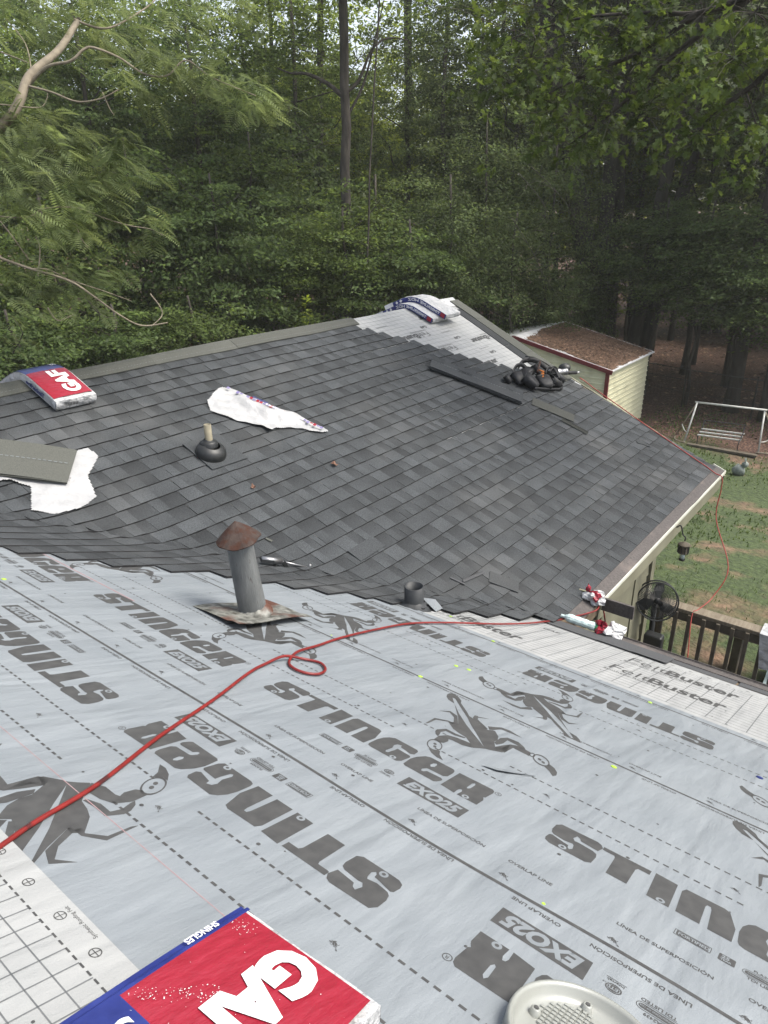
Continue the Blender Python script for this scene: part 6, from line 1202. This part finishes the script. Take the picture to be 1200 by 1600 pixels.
# mimosa hanging in from the left
mx, my = 2.2, 8.2
t = thing('mimosa_tree', 'feathery mimosa tree reaching in from the left edge with pale curving branches', 'tree', (mx, my, 1.0))
q = MB(); M0 = Vector(FOL['mbr']['main'][0]); q.tube([(mx, my, .8), (mx+.1, my-.1, 3.2), (mx+.2, my-.5, 5.0), M0], [.15, .12, .085, .052], 10); q.build('trunk', M_['bark_pale'], t, True)
TH = {'main': (.042, .02), 'a': (.013, .004), 'b': (.010, .004), 'e': (.011, .005), 'd': (.011, .005)}
for k, L_ in FOL['mbr'].items():
    a, c_ = TH.get(k, (.006, .003)); sp = spline(L_, 6); q = MB()
    if k in ('e', 'h', 'c'): sp = [Vector((mx+.2, my-.5, 4.6 if k == 'e' else 5.0))]+sp
    q.tube(sp, [a+(c_-a)*j/len(sp) for j in range(len(sp))], 7); q.build('branch', M_['bark_pale'], t, True)
C, Dv, Nn, Ls, Ws, To = [], [], [], [], [], []
r_ = np.random.RandomState(11)
for (x, y, z, rad) in FOL['mim']:
    if z < 5.0 and x > 0 and r_.rand() < .0: continue
    rad *= .72; nf = int(10+rad*52); outd = np.array([.55, -.8, -.1])   # fronds fan out towards the light, away from the trunk
    ct = .75+.5*r_.rand()
    for f in range(nf):
        p0 = np.array([x, y, z])+r_.normal(size=3)*rad*np.array([.62, .62, .38]); a = r_.normal(size=3)*np.array([1, 1, .35])+outd*.7+np.array([0, 0, -.25]); a /= np.linalg.norm(a); nn = np.array([0, 0, 1.])+r_.normal(size=3)*.25; nn -= a*(nn@a); nn /= np.linalg.norm(nn); s_ = np.cross(nn, a); Lf = .12+.13*r_.rand(); tn = ct*(.75+.5*r_.rand())
        kk = 12
        for j in range(kk):
            tt = (j+1)/kk; c0 = p0+a*Lf*tt-nn*Lf*.35*tt*tt; pl = Lf*.42*math.sin(math.pi*(.12+.80*tt))
            for sg in (-1, 1):
                d_ = s_*sg*.86+a*.42-nn*(.25*tt); d_ /= np.linalg.norm(d_); C.append(c0+d_*pl*.5); Dv.append(d_); Nn.append(nn); Ls.append(pl); Ws.append(.0115); To.append(tn)
me = leaf_mesh('frond', np.array(C), np.array(Dv), np.array(Nn), np.array(Ls), np.array(Ws), np.array(To), M_['leaf_mimosa']); me.transform(Matrix.Translation((-mx, -my, -1.0))); o = bpy.data.objects.new('frond', me); COL.objects.link(o); o.parent = t; o['kind'] = 'stuff'
# oak boughs with big lobed leaves at the upper right
ox, oy = 10.2, -2.6
t = thing('oak_tree', 'oak overhanging the upper right with large lobed yellow green leaves', 'tree', (ox, oy, 1.0))
q = MB(); q.tube([(ox, oy, .8), (ox-.2, oy+.2, 4), (ox-.4, oy+.5, 8), FOL['mab']['a'][0], (ox-.6, oy+.8, 13)], [.28, .24, .18, .13, .07], 12); q.build('trunk', M_['bark'], t, True)
for k, L_ in FOL['mab'].items(): q = MB(); sp = spline(L_, 6); q.tube(sp, [.035*(1-.85*j/len(sp)) for j in range(len(sp))], 7); q.build('branch', M_['bark'], t, True)
C, Dv, Nn, To = [], [], [], []; tw = MB()
allb = np.array([tuple(p) for L_ in FOL['mab'].values() for p in spline(L_, 5)])
for (x, y, z, rad) in FOL['map']:
    ns = int(7+rad*22); c0 = np.array([x, y, z]); hub = allb[np.argmin(((allb-c0)**2).sum(1))]; mid = (hub+c0)/2+r_.normal(size=3)*.12
    tw.tube([hub, mid, c0], [.008, .006, .003], 4)
    for f in range(ns):
        e = c0+r_.normal(size=3)*rad*np.array([.8, .8, .45]); d0 = e-c0; d0 /= np.linalg.norm(d0)+1e-6; d0[2] -= .35; tw.tube([c0, (c0+e)/2+np.array([0, 0, .05]), e], [.003, .0025, .0015], 3, cap=False); ct = .6+.8*r_.rand()
        for j in range(r_.randint(6, 12)):
            a = d0*.9+r_.normal(size=3)*.75; a /= np.linalg.norm(a); nn = np.array([0, 0, 1.])+r_.normal(size=3)*.45; nn -= a*(nn@a); nn /= np.linalg.norm(nn); C.append(e-d0*.12*r_.rand()+a*.085); Dv.append(a); Nn.append(nn); To.append(ct*(.8+.4*r_.rand()))
tw.build('twigs', M_['bark'], t)['kind'] = 'stuff'
n = len(C); me = leaf_mesh('leaf_spray', np.array(C), np.array(Dv), np.array(Nn), .08+.055*r_.rand(n), .075+.045*r_.rand(n), np.array(To), M_['leaf_oak'], 'lobed'); me.transform(Matrix.Translation((-ox, -oy, -1.0))); o = bpy.data.objects.new('leaf_spray', me); COL.objects.link(o); o.parent = t; o['kind'] = 'stuff'
# leafy shoots just beyond the ridge
for i, (x, y, h, lab) in enumerate([(12.5, 12.1, 2.75, 'tall leafy green shoot rising beyond the ridge left of centre'), (13.6, 11.9, 2.1, 'shorter leafy green shoot right of the tall one beyond the ridge')]):
    g0 = ground_z(x, y); z1 = g0+h+1.0; t = thing('leafy_shoot', lab, 'plant', (x, y, g0)); q = MB(); q.tube([(x, y, g0), (x+.05, y, g0+h*.5), (x, y+.05, z1)], [.02, .015, .006], 6); q.build('stem', M_['leaf_mid'], t)
    n = 170; r_ = np.random.RandomState(i); z = g0+.6+(z1-g0-.6)*r_.rand(n); a = 6.3*r_.rand(n); rad = .06+.20*r_.rand(n)*(1.15-(z-g0)/(z1-g0)); C = np.stack([x-x+np.cos(a)*rad, np.sin(a)*rad, z-g0], 1); Dv = unit(np.stack([np.cos(a), np.sin(a), .2+0*a], 1)+.2*r_.normal(size=(n, 3))); Nn = unit(np.array([0, 0, 1.])+.3*r_.normal(size=(n, 3))); Nn = unit(Nn-Dv*(Nn*Dv).sum(1, keepdims=True))
    me = leaf_mesh('leaf', C, Dv, Nn, .16, .075, .9+.5*r_.rand(n), M_['leaf_bright']); o = bpy.data.objects.new('leaf_spray', me); COL.objects.link(o); o.parent = t; o['kind'] = 'stuff'

# ------------------------------------------------------------------ thin haze volume, added to lift the dark woods
hz = MB(); hz.box((44, 30, 14.5), (190, 170, 33)); M = bpy.data.materials.new('haze'); M.use_nodes = True; n = M.node_tree.nodes; n.remove(n['Principled BSDF'])
pvn = n.new('ShaderNodeVolumePrincipled'); pvn.inputs['Color'].default_value = (.95, .97, .93, 1); pvn.inputs['Density'].default_value = .0009; pvn.inputs['Anisotropy'].default_value = .3
M.node_tree.links.new(pvn.outputs[0], n['Material Output'].inputs['Volume']); o = hz.build('haze', M); o['kind'] = 'stuff'; o['label'] = 'thin pale haze volume added to lift the dark woods'; o['category'] = 'haze'
